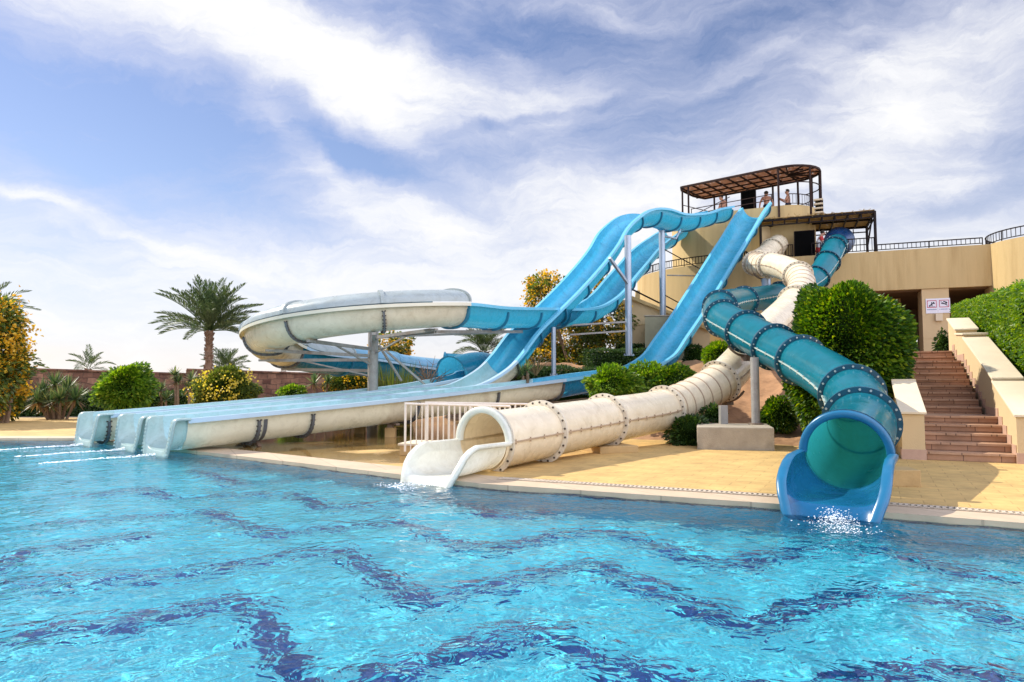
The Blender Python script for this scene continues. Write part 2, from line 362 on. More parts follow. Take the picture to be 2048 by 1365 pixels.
def chute_joint(path, l, mat, parent, w=.05, out=.07, bolts=True, bolt=None):
    mb = MB(); p, t, sd, up = path.frame(l); prof = u_profile(18)
    rows = []
    for k in (-1, 1):
        o_ = [p+t*k*w/2+sd*x+up*y for x, y in u_profile(18, 2.5, HW+.004, DP+.006)]
        o2 = [p+t*k*w/2+sd*x+up*y for x, y in u_profile(18, 2.5, HW+out, DP+out)]
        rows.append((o_, o2))
    n = len(prof)
    # outer band + two faces, cut off under the lip
    lo = 1
    for A, B in ((rows[0][1], rows[1][1]), (rows[0][0], rows[0][1]), (rows[1][1], rows[1][0])):
        grid(mb, [A[lo:n-lo], B[lo:n-lo]], 0, False, False)
    if bolts:
        for k in range(lo, n-lo):
            x, y = u_profile(18, 2.5, HW+out*.55, DP+out*.55)[k]
            q = p+sd*x+up*y
            for s_ in (-1, 1): mb.box(q+t*s_*(w/2+.01), (.03, .03, .03), 0, 1)
    return mb.build('joint_flange', [mat, bolt or M['bolt_dark']], parent)
def chute_cover(path, a, b, mat, parent, h=.37):
    """rounded hood over a chute"""
    mb = MB(); rows = []; L = []
    for l in rng(a, b, .16):
        p, t, sd, up = path.frame(l); r = []
        for k in range(17):
            an = math.pi*k/16
            r.append(p+sd*(-(HW+FL-.02)*math.cos(an))+up*(.03+h*abs(math.sin(an))**.85))
        rows.append(r)
    grid(mb, rows, 0, False)
    for i in (0, -1):                       # stiffening arch at both ends
        l = (a, b)[i]; p, t, sd, up = path.frame(l); A = []; B = []; C_ = []
        for k in range(17):
            an = math.pi*k/16
            f = lambda e: p+sd*(-(HW+FL-.02+e)*math.cos(an))+up*(.03+(h+e)*abs(math.sin(an))**.85)
            A.append(f(.002)-t*.025); B.append(f(.05)-t*.025); C_.append((f(.05)+t*.025, f(.002)+t*.025))
        grid(mb, [A, B, [c[0] for c in C_], [c[1] for c in C_]], 0, False, False)
    return mb.build('cover', mat, parent)
def chute_exit(pos, dirv, rimpts, mats, parent, slope=-.04, ex=3.2, hw=HW, dp=DP, fl=FL, name='exit_mouth', thick=.03, ex1=None, dp1=None):
    """open lip that leads into the water; rimpts: (t, h) along the exit, h below the rim level at the start"""
    mb = MB(); T = Vector((dirv[0], dirv[1], slope)).normalized(); sd = T.cross(Vector((0, 0, 1))).normalized(); up = sd.cross(T)
    rows = []; L = []; Rr = []
    pts = []
    for (t0, h0), (t1, h1) in zip(rimpts, rimpts[1:]):
        n = max(1, int(math.hypot(t1-t0, h1-h0)/.05))
        pts += [(t0+(t1-t0)*k/n, h0+(h1-h0)*k/n) for k in range(n)]
    pts.append(rimpts[-1])
    tl = pts[-1][0]; ex0, dp0 = ex, dp
    def prof(h, t_, n=18):
        xs = []; f = min(1, max(0, (t_/tl-.84)/.16)); f = f*f; ex = ex0+((ex1 or ex0)-ex0)*min(1, max(0, t_/tl-.1)/.55); dp = dp0+((dp1 or dp0)-dp0)*f
        hh = min(max(-h, 0), dp*.999)
        a0 = math.asin(min(1, (hh/dp)**(ex/2)))
        for k in range(n+1):
            a = a0+(math.pi-2*a0)*k/n; c, sn = math.cos(a), math.sin(a)
            xs.append((-hw*math.copysign(abs(c)**(2/ex), c), -dp*abs(sn)**(2/ex)))
        return xs
    for i, (t_, h) in enumerate(pts):
        pr = prof(h, t_); c = pos+T*t_
        rows.append([c+sd*x+up*y for x, y in pr])
        a, b = pts[max(0, i-1)], pts[min(len(pts)-1, i+1)]
        tn = (T*(b[0]-a[0])+up*(b[1]-a[1])).normalized(); nn = sd.cross(tn)      # rim tangent and its outward normal
        l, r = rows[-1][0], rows[-1][-1]
        L.append([l, l+nn*.012-sd*.02, l+nn*.012-sd*(fl-.02), l-sd*fl, l-sd*fl-nn*thick, l-sd*(fl-.012)-nn*thick])
        Rr.append([r, r+nn*.012+sd*.02, r+nn*.012+sd*(fl-.02), r+sd*fl, r+sd*fl-nn*thick, r+sd*(fl-.012)-nn*thick])
    grid(mb, rows, 0, True); grid(mb, L, 1, False, True); grid(mb, Rr, 1, True, True)
    return mb, mats
def ring_pts(p, sd, up, r, n): return [p+(sd*math.cos(2*math.pi*k/n)+up*math.sin(2*math.pi*k/n))*r for k in range(n)]
def tube_section(path, a, b, r, mats, parent, seam=True, ribs=0, seam_in=False):
    mb = MB(); rows = []; n = 36
    for l in rng(a, b, .12):
        p, t, sd, up = path.frame(l); q = ring_pts(p, sd, up, r, n); rows.append(q+[q[0]])
    grid(mb, rows, 0, False)
    if seam:
        for sg in (0, math.pi):
            A = []; 
            for l in rng(a, b, .12):
                p, t, sd, up = path.frame(l); e = sd*math.cos(sg); c = p+e*r
                A.append([c+up*.010-e*.006, c+up*.010+e*.026, c-up*.010+e*.026, c-up*.010-e*.006])
            grid(mb, A, 1, sg == 0, False)
            for l in rng(a+.2, b-.2, .33):
                p, t, sd, up = path.frame(l); e = sd*math.cos(sg)
                mb.cyl(p+e*(r+.018)-up*.035, p+e*(r+.018)+up*.035, .011, n=6, mi=2)
    for k in range(ribs):
        l = a+(b-a)*(k+.75)/(ribs+.5); A = []
        for dl, dr in ((-.016, .002), (-.012, .014), (.012, .014), (.016, .002)):
            p, t, sd, up = path.frame(l+dl); q = ring_pts(p, sd, up, r+dr, n); A.append(q+[q[0]])
        grid(mb, A, 2, False)
    return mb.build('tube_section', mats, parent)
def tube_flange(path, l, r, out, w, mats, parent, nb=22, name='joint_flange'):
    mb = MB(); p, t, sd, up = path.frame(l); n = 40; A = []
    for dl, rr in ((-w/2, r+.002), (-w/2, r+out), (-.004, r+out), (-.004, r+out-.012), (.004, r+out-.012), (.004, r+out), (w/2, r+out), (w/2, r+.002)):
        q = ring_pts(p+t*dl, sd, up, rr, n); A.append(q+[q[0]])
    grid(mb, A, 0, False, False)
    for k in range(nb):
        an = 2*math.pi*(k+.5)/nb; q = p+(sd*math.cos(an)+up*math.sin(an))*(r+out*.55)
        mb.cyl(q-t*(w/2+.014), q+t*(w/2+.014), .017, n=8, mi=1)
    return mb.build(name, mats, parent)

# ------------------------------------------------------------------ SETTING: pool, deck, ground
EDGE = [V(-34, 16.25, 0), V(-10.3, 16.2, 0)] + [G(x, y, .12) for x, y in ((400, 903), (960, 967), (1300, 990), (1560, 1008), (2048, 1046))]
e0 = EDGE[-1]; EDGE.append(V(e0.x+9, e0.y-4.6, 0))
EDGE = [V(p.x, p.y, 0) for p in EDGE]
def offset_line(pts, d):
    out = []
    for i, p in enumerate(pts):
        a = (pts[i]-pts[i-1]).normalized() if i else (pts[1]-pts[0]).normalized()
        b = (pts[i+1]-pts[i]).normalized() if i < len(pts)-1 else a
        t = (a+b).normalized(); nrm = V(-t.y, t.x, 0); k = 1/max(.4, nrm.dot(V(-a.y, a.x, 0)))
        out.append(p+nrm*d*k)
    return out
DZ = .12
# paved deck
mt, t, b, mx = brickmat('deck_pavers', (.58, .385, .135), (.545, .35, .12), (.42, .27, .09), .42, .21, .8, .007, .28, (0, 0, R(28)), .35)
# wet film: darker and glossier where water has run over the pavers
tc = t.new('ShaderNodeTexCoord'); nz = t.new('ShaderNodeTexNoise'); nz.inputs['Scale'].default_value = .55; nz.inputs['Detail'].default_value = 5; t.link(tc.outputs['Object'], nz.inputs['Vector'])
sx = t.new('ShaderNodeSeparateXYZ'); t.link(tc.outputs['Object'], sx.inputs[0])
mA = t.new('ShaderNodeMapRange'); mA.inputs['From Min'].default_value = 1.2; mA.inputs['From Max'].default_value = -1.0; t.link(sx.outputs['X'], mA.inputs['Value'])
mB = t.new('ShaderNodeMapRange'); mB.inputs['From Min'].default_value = 9.6; mB.inputs['From Max'].default_value = 12.; t.link(sx.outputs['Y'], mB.inputs['Value'])
mC = t.new('ShaderNodeMapRange'); mC.inputs['From Min'].default_value = -8.5; mC.inputs['From Max'].default_value = -6.5; t.link(sx.outputs['X'], mC.inputs['Value'])
mm = t.new('ShaderNodeMath', operation='MULTIPLY'); t.link(mA.outputs[0], mm.inputs[0]); t.link(mB.outputs[0], mm.inputs[1])
mm2 = t.new('ShaderNodeMath', operation='MULTIPLY'); t.link(mm.outputs[0], mm2.inputs[0]); t.link(mC.outputs[0], mm2.inputs[1])
ad = t.new('ShaderNodeMath', operation='MULTIPLY_ADD'); ad.inputs[1].default_value = .42; t.link(mm2.outputs[0], ad.inputs[0]); t.link(nz.outputs['Fac'], ad.inputs[2])
wet = ramp(t, ad.outputs[0], [(.74, (0, 0, 0)), (.82, (1, 1, 1))])
mr = t.new('ShaderNodeMapRange'); mr.inputs['To Min'].default_value = .8; mr.inputs['To Max'].default_value = .08; t.link(wet.outputs[0], mr.inputs['Value']); t.link(mr.outputs[0], b.inputs['Roughness'])
mw = t.new('ShaderNodeMix', data_type='RGBA', blend_type='MULTIPLY'); t.link(wet.outputs[0], mw.inputs['Factor']); t.link(mx.outputs['Result'], mw.inputs['A']); mw.inputs['B'].default_value = (.5, .47, .42, 1); t.link(mw.outputs['Result'], b.inputs['Base Color'])
M['deck'] = mt
cop_in = offset_line(EDGE, .62)
poly = [(p.x, p.y, DZ) for p in cop_in] + [(40, 2, DZ), (40, 26, DZ), (-60, 26, DZ), (-60, cop_in[0].y, DZ)]
mb = MB(); mb.add(poly, [tuple(range(len(poly)))]); tag(mb.build('pool_deck', M['deck']), kind='structure')
# coping
mt = brickmat('coping_stone', (.54, .42, .29), (.50, .385, .26), (.38, .29, .2), .6, 10., .75, .008, .16, (0, 0, R(-27)), .3)[0]; M['coping'] = mt
out_ = offset_line(EDGE, -.035); mb = MB()
for i in range(len(EDGE)-1):
    a, b_, c, d = EDGE[i], EDGE[i+1], cop_in[i+1], cop_in[i]; a2, b2 = out_[i], out_[i+1]
    z = lambda p, h: V(p.x, p.y, h)
    mb.quad(z(d, DZ+.004), z(a2, DZ+.004), z(b2, DZ+.004), z(c, DZ+.004)); mb.quad(z(a2, DZ+.004), z(a2, DZ-.075), z(b2, DZ-.075), z(b2, DZ+.004)); mb.quad(z(a2, DZ-.075), z(a, DZ-.075), z(b_, DZ-.075), z(b2, DZ-.075))
tag(mb.build('pool_coping', M['coping']), kind='structure')
# overflow grating: slotted strip let into the coping
g0, g1 = offset_line(EDGE, .40), offset_line(EDGE, .57); mb = MB(); mb2 = MB()
for i in range(3, len(EDGE)-1):
    A0, A1, B0, B1 = g0[i], g1[i], g0[i+1], g1[i+1]; L = (B0-A0).length; n = int(L/.055)
    z = lambda p, h: V(p.x, p.y, h)
    mb2.quad(z(A0, DZ+.006), z(B0, DZ+.006), z(B1, DZ+.006), z(A1, DZ+.006))
    for side in (0, 1):
        pa, pb = (A0, B0) if side == 0 else (A1, B1); q = (A1-A0)*(.12 if side == 0 else -.12)
        mb.hexa([z(pa, DZ+.008), z(pb, DZ+.008), z(pb+q, DZ+.008), z(pa+q, DZ+.008), z(pa, DZ+.016), z(pb, DZ+.016), z(pb+q, DZ+.016), z(pa+q, DZ+.016)])
    for k in range(n):
        c = A0.lerp(B0, (k+.5)/n); e = A1.lerp(B1, (k+.5)/n); mb.bar(z(c, DZ+.012), z(e, DZ+.012), .03, .008)
gr = mb.build('overflow_grating', plain('grating_beige', (.55, .46, .35), .6, .1)); tag(gr, 'pale slotted overflow grating along the pool edge of the deck', 'grating')
mb2.build('gutter_channel', M['concrete'], gr)
# pool walls
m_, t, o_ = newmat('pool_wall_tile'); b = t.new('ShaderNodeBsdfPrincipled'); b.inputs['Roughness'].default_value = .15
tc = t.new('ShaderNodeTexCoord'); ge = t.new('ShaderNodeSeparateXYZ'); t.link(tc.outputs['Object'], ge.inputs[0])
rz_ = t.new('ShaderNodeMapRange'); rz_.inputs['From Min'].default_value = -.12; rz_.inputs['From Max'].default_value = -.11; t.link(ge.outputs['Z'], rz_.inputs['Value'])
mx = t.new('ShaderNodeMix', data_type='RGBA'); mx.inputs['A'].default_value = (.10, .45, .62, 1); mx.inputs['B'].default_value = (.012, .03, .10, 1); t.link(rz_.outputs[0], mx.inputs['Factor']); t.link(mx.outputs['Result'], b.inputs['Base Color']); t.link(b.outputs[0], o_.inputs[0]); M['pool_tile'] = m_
FZ = -1.1; mb = MB()
for i in range(len(EDGE)-1):
    a, b_ = EDGE[i], EDGE[i+1]; n = max(1, int((b_-a).length/.25))
    for k in range(n):
        p, q = a.lerp(b_, k/n), a.lerp(b_, (k+1)/n); g = (q-p)*.012
        mb.quad(V(p.x+g.x, p.y+g.y, .07), V(p.x+g.x, p.y+g.y, FZ), V(q.x-g.x, q.y-g.y, FZ), V(q.x-g.x, q.y-g.y, .07))
    nn = V(-(b_-a).y, (b_-a).x, 0).normalized()*.006
    mb.quad(V(a.x, a.y, .07)+nn, V(a.x, a.y, FZ)+nn, V(b_.x, b_.y, FZ)+nn, V(b_.x, b_.y, .07)+nn, 1)
M['grout'] = plain('tile_grout', (.30, .34, .36), .8, .1)
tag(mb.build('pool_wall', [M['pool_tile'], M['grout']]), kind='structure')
# pool floor: mosaic tiles with dark zigzag bands
def refr(x, y):
    w = G(x, y, WL); d = (w-O).normalized(); k = 1/1.33; cosi = -d.z; s2 = k*k*(1-cosi*cosi); tr = d*k+Vector((0, 0, 1))*(k*cosi-math.sqrt(1-s2))
    return w+tr*((FZ-WL)/tr.z)
BANDS = [[(380, 940), (425, 950), (475, 967), (550, 962), (700, 950), (800, 962)],
 [(180, 990), (295, 975), (345, 997), (500, 986), (600, 987), (645, 1013), (720, 1011), (875, 997), (925, 1000), (980, 1030), (1034, 1032), (1144, 1020), (1250, 1024), (1324, 1032), (1394, 1052), (1500, 1048), (1640, 1050), (1830, 1075), (1924, 1080), (2048, 1105)],
 [(60, 1050), (250, 1035), (425, 1020), (460, 1040), (540, 1067), (650, 1055), (800, 1039), (860, 1065), (930, 1095), (980, 1097), (1024, 1090), (1114, 1067), (1219, 1060), (1304, 1087), (1394, 1115), (1474, 1135), (1524, 1115), (1624, 1092), (1749, 1097), (1844, 1120), (1924, 1142), (2048, 1162)],
 [(0, 1130), (60, 1100), (180, 1085), (290, 1070)],
 [(0, 1170), (235, 1155), (350, 1145), (425, 1135), (545, 1115), (680, 1097), (725, 1130), (780, 1170), (860, 1205), (935, 1180), (1024, 1165), (1089, 1145), (1184, 1132), (1249, 1160), (1344, 1195), (1414, 1225), (1504, 1255), (1574, 1230), (1649, 1200), (1724, 1175), (1824, 1190), (1924, 1210), (2048, 1245)],
 [(-150, 1330), (0, 1280), (100, 1260), (250, 1245), (350, 1225), (450, 1200), (520, 1215), (545, 1260), (565, 1305), (600, 1365), (680, 1390), (760, 1355), (850, 1330), (925, 1300), (1050, 1272), (1150, 1290), (1239, 1335), (1349, 1365), (1424, 1385), (1520, 1400), (1600, 1390), (1724, 1352), (1850, 1328), (1974, 1350), (2048, 1370)]]
fx = np.arange(-17, 11.0, .055); fy = np.arange(1.2, 16.3, .055)
XX, YY = np.meshgrid(fx, fy); cxm = (XX[:-1, :-1]+.0275).ravel(); cym = (YY[:-1, :-1]+.0275).ravel()
dark = np.zeros(len(cxm), bool)
for bd in BANDS:
    q = [refr(x, y) for x, y in bd]
    for a, b_ in zip(q, q[1:]):
        dx, dy = b_.x-a.x, b_.y-a.y; L2 = dx*dx+dy*dy
        tt = np.clip(((cxm-a.x)*dx+(cym-a.y)*dy)/L2, 0, 1)
        dark |= ((cxm-a.x-tt*dx)**2+(cym-a.y-tt*dy)**2) < (.100+.02*np.sin(cxm*9+cym*5)+.015*np.sin(cxm*23-cym*17))**2
nx = len(fx); ny = len(fy); idx = np.arange(nx*ny).reshape(ny, nx)
Fq = np.stack([idx[:-1, :-1].ravel(), idx[:-1, 1:].ravel(), idx[1:, 1:].ravel(), idx[1:, :-1].ravel()], 1)
def mosaic(name, a, b_, grout):
    m, t, out = newmat(name); tc = t.new('ShaderNodeTexCoord'); br = t.new('ShaderNodeTexBrick'); br.offset = 0
    for k, v in (('Color1', c4(a)), ('Color2', c4(b_)), ('Mortar', c4(grout)), ('Scale', 1.), ('Brick Width', .055), ('Row Height', .055), ('Mortar Size', .004), ('Bias', 0.)): br.inputs[k].default_value = v
    t.link(tc.outputs['Object'], br.inputs['Vector']); p = t.new('ShaderNodeBsdfPrincipled'); p.inputs['Roughness'].default_value = .35; t.link(br.outputs['Color'], p.inputs['Base Color']); t.link(p.outputs[0], out.inputs[0]); return m
M['mosaic'] = mosaic('mosaic_turquoise', (.050, .72, .93), (.075, .78, .95), (.20, .74, .90)); M['mosaic_dark'] = mosaic('mosaic_navy', (.003, .045, .23), (.005, .06, .30), (.02, .10, .30))
tag(npmesh('pool_floor', np.stack([XX.ravel(), YY.ravel(), np.full(XX.size, FZ)], 1), Fq, [M['mosaic'], M['mosaic_dark']], dark.astype(int)), kind='structure')
mb = MB()
for x0, x1, y0, y1 in ((-40, -17, -8, 17), (10.94, 20, -8, 17), (-17, 10.94, -8, 1.2)): mb.quad(V(x0, y0, FZ), V(x1, y0, FZ), V(x1, y1, FZ), V(x0, y1, FZ))
tag(mb.build('pool_floor_outer', M['mosaic']), kind='structure')
# water surface: real waves
def axis(lo, a, b_, hi, st):
    mid = list(np.arange(a, b_, st)); l = []; h = []; x = a; s_ = st
    while x > lo: s_ *= 1.12; x -= s_; l.append(x)
    x = mid[-1]; s_ = st
    while x < hi: s_ *= 1.12; x += s_; h.append(x)
    return np.array(l[::-1]+mid+h)
wx = axis(-38, -9, 6.2, 16, .03); wy = axis(-7, 2.2, 12.5, 16.7, .03)
WX, WY = np.meshgrid(wx, wy); WZ = np.zeros_like(WX); rs = np.random.default_rng(5)
for k in range(64):
    lam = .17*(7.0**rs.random()); an = rs.normal(1.9, .75) if k % 3 else rs.random()*6.28
    amp = .0010*lam**1.05/.6; kk = 2*math.pi/lam
    ph = kk*(WX*math.cos(an)+WY*math.sin(an))+rs.random()*6.28
    WZ += amp*np.sin(ph+.5*np.sin(ph*.37+rs.random()*6))*.8
fade = np.clip((np.minimum(np.gradient(wx)[None, :], 9)+0*WX), .03, 1); WZ *= np.clip(.18/np.maximum(fade, np.gradient(wy)[:, None]), 0, 1)
nx, ny = len(wx), len(wy); idx = np.arange(nx*ny).reshape(ny, nx)
Fq = np.stack([idx[:-1, :-1].ravel(), idx[:-1, 1:].ravel(), idx[1:, 1:].ravel(), idx[1:, :-1].ravel()], 1)
WATER_MODE = 'mnee'
m, t, out = newmat('pool_water')
rf = t.new('ShaderNodeBsdfRefraction'); rf.inputs['IOR'].default_value = 1.33; rf.inputs['Roughness'].default_value = 0; rf.inputs['Color'].default_value = (.97, 1, 1, 1)
gl = t.new('ShaderNodeBsdfGlossy'); gl.inputs['Roughness'].default_value = .02
tr = t.new('ShaderNodeBsdfTransparent'); tr.inputs['Color'].default_value = (.80, .95, 1, 1)
tc = t.new('ShaderNodeTexCoord'); n1 = t.new('ShaderNodeTexNoise'); n1.inputs['Scale'].default_value = 7.0; n1.inputs['Detail'].default_value = 2.6; n1.inputs['Distortion'].default_value = .6; t.link(tc.outputs['Object'], n1.inputs['Vector'])
bp = t.new('ShaderNodeBump'); bp.inputs['Strength'].default_value = .38; bp.inputs['Distance'].default_value = .08; t.link(n1.outputs['Fac'], bp.inputs['Height'])
for n_ in (rf, gl): t.link(bp.outputs[0], n_.inputs['Normal'])
fr = t.new('ShaderNodeFresnel'); fr.inputs['IOR'].default_value = 1.33; t.link(bp.outputs[0], fr.inputs['Normal'])
m1 = t.new('ShaderNodeMixShader'); m1.inputs[0].default_value = .0; t.link(rf.outputs[0], m1.inputs[1]); t.link(tr.outputs[0], m1.inputs[2])
m2 = t.new('ShaderNodeMixShader'); t.link(fr.outputs[0], m2.inputs[0]); t.link(m1.outputs[0], m2.inputs[1]); t.link(gl.outputs[0], m2.inputs[2]); t.link(m2.outputs[0], out.inputs[0])
M['water'] = m
water = tag(npmesh('pool_water', np.stack([WX.ravel(), WY.ravel(), WZ.ravel()+WL], 1), Fq, M['water'], None, None, True), kind='structure')
# far ground and hills
mb = MB(); z0 = .08
for x0, x1, y0, y1 in ((-4000, 4000, 25.8, 4000), (-4000, -59, -4000, 25.8), (39, 4000, -4000, 25.8), (-59, 39, -4000, -8)): mb.quad(V(x0, y0, z0), V(x1, y0, z0), V(x1, y1, z0), V(x0, y1, z0))
tag(mb.build('ground', M['sand']), kind='structure')
mb = MB(); rows = [[], [], []]
for k in range(80):
    x = -2600+k*65; h = 30+28*math.sin(k*.31)*math.sin(k*.13+1)+9*math.sin(k*.9); h = max(8, h)
    rows[0].append(V(x, 3000, 0)); rows[1].append(V(x, 3180, h)); rows[2].append(V(x, 3500, h*.7))
grid(mb, rows, 0, False); tag(mb.build('hills', M['hill']), kind='structure')

# ------------------------------------------------------------------ lanes
DL = V(.707, .707, 0).normalized(); NL = V(-DL.y, DL.x, 0)
E1 = V(-6.69, 12.81, 0); E2 = E1+NL*1.56-DL*.07; E3 = E1+NL*3.3-DL*.40
def near_rim(o, pix): 
    q = o-NL*(HW+FL*.6); return [LP(q, DL, x, y)+NL*(HW+FL*.6) for x, y in pix]
def lane_z(pts, o):
    return [((p-o).dot(DL), p.z) for p in pts]
s1 = near_rim(E1, [(375, 838), (570, 820), (760, 801), (950, 780), (1130, 758), (1200, 747.5), (1279, 737), (1313, 731), (1332, 721), (1352, 706), (1373, 675), (1403, 631), (1436, 577), (1475, 511), (1504, 463.6), (1527, 424), (1541, 405)])
s2 = near_rim(E2, [(1017, 736), (1041, 711), (1076, 664), (1117, 623), (1161, 579), (1208, 526.5), (1237, 488), (1255, 456), (1278, 433), (1296, 421), (1316, 416), (1340, 418), (1369, 427), (1398, 427), (1420, 424), (1444, 416), (1467, 412)])
z1 = lane_z(s1, E1)
def rim1(tv): return float(np.interp(tv, [a for a, b in z1], [b for a, b in z1]))
low = lambda o, tt: [V(o.x+DL.x*q, o.y+DL.y*q, rim1(q)) for q in tt]
t2 = [(p-E2).dot(DL) for p in s2]
path1 = catmull(s1)
path2 = catmull(low(E2, [.35, 3, 6, 8, t2[0]-1.2])+s2)
print('S2 t', t2[0], 'S2 first z', s2[0].z, 'rim there', rim1(t2[0]-1.2))
# slide three: open chute, half covered turn, closed tube, then its own lane
C3 = V(-4.2, 20.6, 0); R3 = 3.02
T3 = V(8.17, 33.5, 0)
dv = C3-T3; dist = dv.length; an = math.asin(R3/dist); u = dv.normalized(); ud = V(u.x*math.cos(an)-u.y*math.sin(an), u.x*math.sin(an)+u.y*math.cos(an), 0)
lt = math.sqrt(dist**2-R3**2); TP = T3+ud*lt; nr = V(-ud.y, ud.x, 0)
if nr.y > 0: nr = -nr
top3 = []
for x, y in ((1357, 465), (1319, 494), (1290, 528), (1266, 556), (1252, 574), (1234, 592), (1202, 611), (1164, 617), (1100, 616), (1010, 614)):
    p = LP(T3+nr*.62, ud, x, y); top3.append(p-nr*.62)
zt = 3.60; a0 = math.degrees(math.atan2(TP.y-C3.y, TP.x-C3.x)); turn = []
AEND = -216
for k in range(13):
    a = a0+(AEND-a0)*k/12; f = k/12
    turn.append(V(C3.x+R3*math.cos(R(a)), C3.y+R3*math.sin(R(a)), zt-.9*f-.3*f*f))
la = turn[-1]; ret = [V(-5.3, 24.9, 2.28), V(-3.95, 26.55, 2.08), V(-2.75, 27.25, 1.98), V(-1.5, 27.0, 1.9), V(-.95, 25.9, 1.82)]
q3 = lambda tt, dz=0: V(E3.x+DL.x*tt, E3.y+DL.y*tt, rim1(tt)+dz)
tm = (LP(E3, DL, 903, 750)-E3).dot(DL)
ret += [q3(tm+1.0, .22), q3(tm, .12), q3(tm-1.5, .02)]+[q3(tt) for tt in (tm-3, 6, 3, .35)]
top3.insert(0, top3[0]-ud*1.5+V(0, 0, .62))
path3 = catmull(top3[::1]+turn+ret)
print('path3 L', path3.L, 'tm', tm, 'rim z there', rim1(tm), 'TP', TP)

slide1 = thing('drop_slide', V(E1.x, E1.y, 0), 'straight steep open blue slide whose cream runout lies closest to the white railing', 'water slide')
slide2 = thing('hump_slide', V(E2.x, E2.y, 0), 'open blue slide with a high hump on tall steel posts before its steep drop', 'water slide')
slide3 = thing('curved_slide', V(E3.x, E3.y, 0), 'blue and cream slide with a hooded round turn about one thick post', 'water slide')
RIMH = [(0, 0), (.20, -.002), (.25, -.012), (.28, -.035), (.297, -.07), (.307, -.12), (.385, -.80), (.39, -.86)]
def lane_exit(o, z, root):
    mb, ms = chute_exit(V(o.x, o.y, z)+DL*.4, (-DL.x, -DL.y), RIMH, None, root, -.0, 2.6, dp=.60, fl=.16, ex1=4.5, dp1=.90)
    # bolts along the slanted edge
    T = Vector((-DL.x, -DL.y, 0)).normalized()
    for sg in (-1, 1):
        for k in range(8):
            f = (k+.6)/8; c = V(o.x, o.y, z)+DL*.4+T*(.305+.065*f)+V(0, 0, -.12-.55*f)+NL*sg*(HW+.05)
            mb.box(c-DL*.012, (.03, .03, .03), 0, 2)
    mb.build('exit_mouth', [M['exit_pale'], M['exit_pale'], M['seam_light']], root)
# S1
brk = [0, 1.5, 2.9, 5.6, 8.2, 10.6]
Lc = path1.near(s1[4]); segs = [.0]+[Lc*f for f in (.13, .24, .5, .75, 1.)]
for a, b_ in zip(segs, segs[1:]): chute_section(path1, a, b_, [M['chute_lo'], M['rim_lo']], slide1)
for l in segs[1:]: chute_joint(path1, l, M['joint'], slide1)
up = rng(Lc, path1.L, 1.9)
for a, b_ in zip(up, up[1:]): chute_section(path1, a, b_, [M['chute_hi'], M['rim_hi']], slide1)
for l in up[1:]: chute_joint(path1, l-.03, M['joint_blue'], slide1, bolts=False)
lane_exit(E1, s1[0].z, slide1)
# S2
L2 = path2.near(s2[0])+.4; segs = [0]+[L2*f for f in (.2, .45, .7, 1.)]
for a, b_ in zip(segs, segs[1:]): chute_section(path2, a, b_, [M['chute_lo'], M['rim_lo']], slide2)
for l in segs[1:]: chute_joint(path2, l, M['joint'], slide2)
up = rng(L2, path2.L, 1.55)
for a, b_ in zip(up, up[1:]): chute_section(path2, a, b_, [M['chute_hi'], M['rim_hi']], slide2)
for l in up[1:]: chute_joint(path2, l-.03, M['joint_blue'], slide2, bolts=False)
lane_exit(E2, rim1(.35), slide2)
# S3
la0 = path3.near(TP+V(0, 0, zt)); lturn = path3.near(turn[7]); lend = path3.near(la); lcurl = path3.near(ret[2]); lm = path3.near(q3(tm, .12))
up = rng(0, la0, 1.9)
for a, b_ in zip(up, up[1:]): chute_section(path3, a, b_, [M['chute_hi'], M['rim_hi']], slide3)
for l in up[1:]: chute_joint(path3, l, M['joint_blue'], slide3, bolts=False)
up = rng(la0, lturn+3., 2.2)
for a, b_ in zip(up, up[1:]):
    chute_section(path3, a, b_, [M['chute_cream'], M['rim_cream']], slide3)
    chute_cover(path3, a+.02, b_-.02, M['hood'], slide3)
for l in up[1:]: chute_joint(path3, l, M['joint'], slide3)
l3 = lturn+3.
up = rng(l3, lcurl, 2.2)
for a, b_ in zip(up, up[1:]):
    chute_section(path3, a, b_, [M['chute_hi'], M['rim_lo']], slide3); chute_cover(path3, a+.02, b_-.02, M['hood_blue'] if a > l3+2 else M['hood'], slide3)
for l in up[1:-1]: chute_joint(path3, l, M['joint_blue'], slide3, bolts=False)
chute_section(path3, lcurl, lm+.3, [M['chute_hi'], M['rim_hi']], slide3)
chute_cover(path3, lcurl+.02, lm, M['chute_hi'], slide3, .62)
up = rng(lm+.3, path3.L, 3.)
for a, b_ in zip(up, up[1:]): chute_section(path3, a, b_, [M['chute_lo'], M['rim_lo']], slide3)
for l in up[1:]: chute_joint(path3, l, M['joint'], slide3)
lane_exit(E3, rim1(.35), slide3)

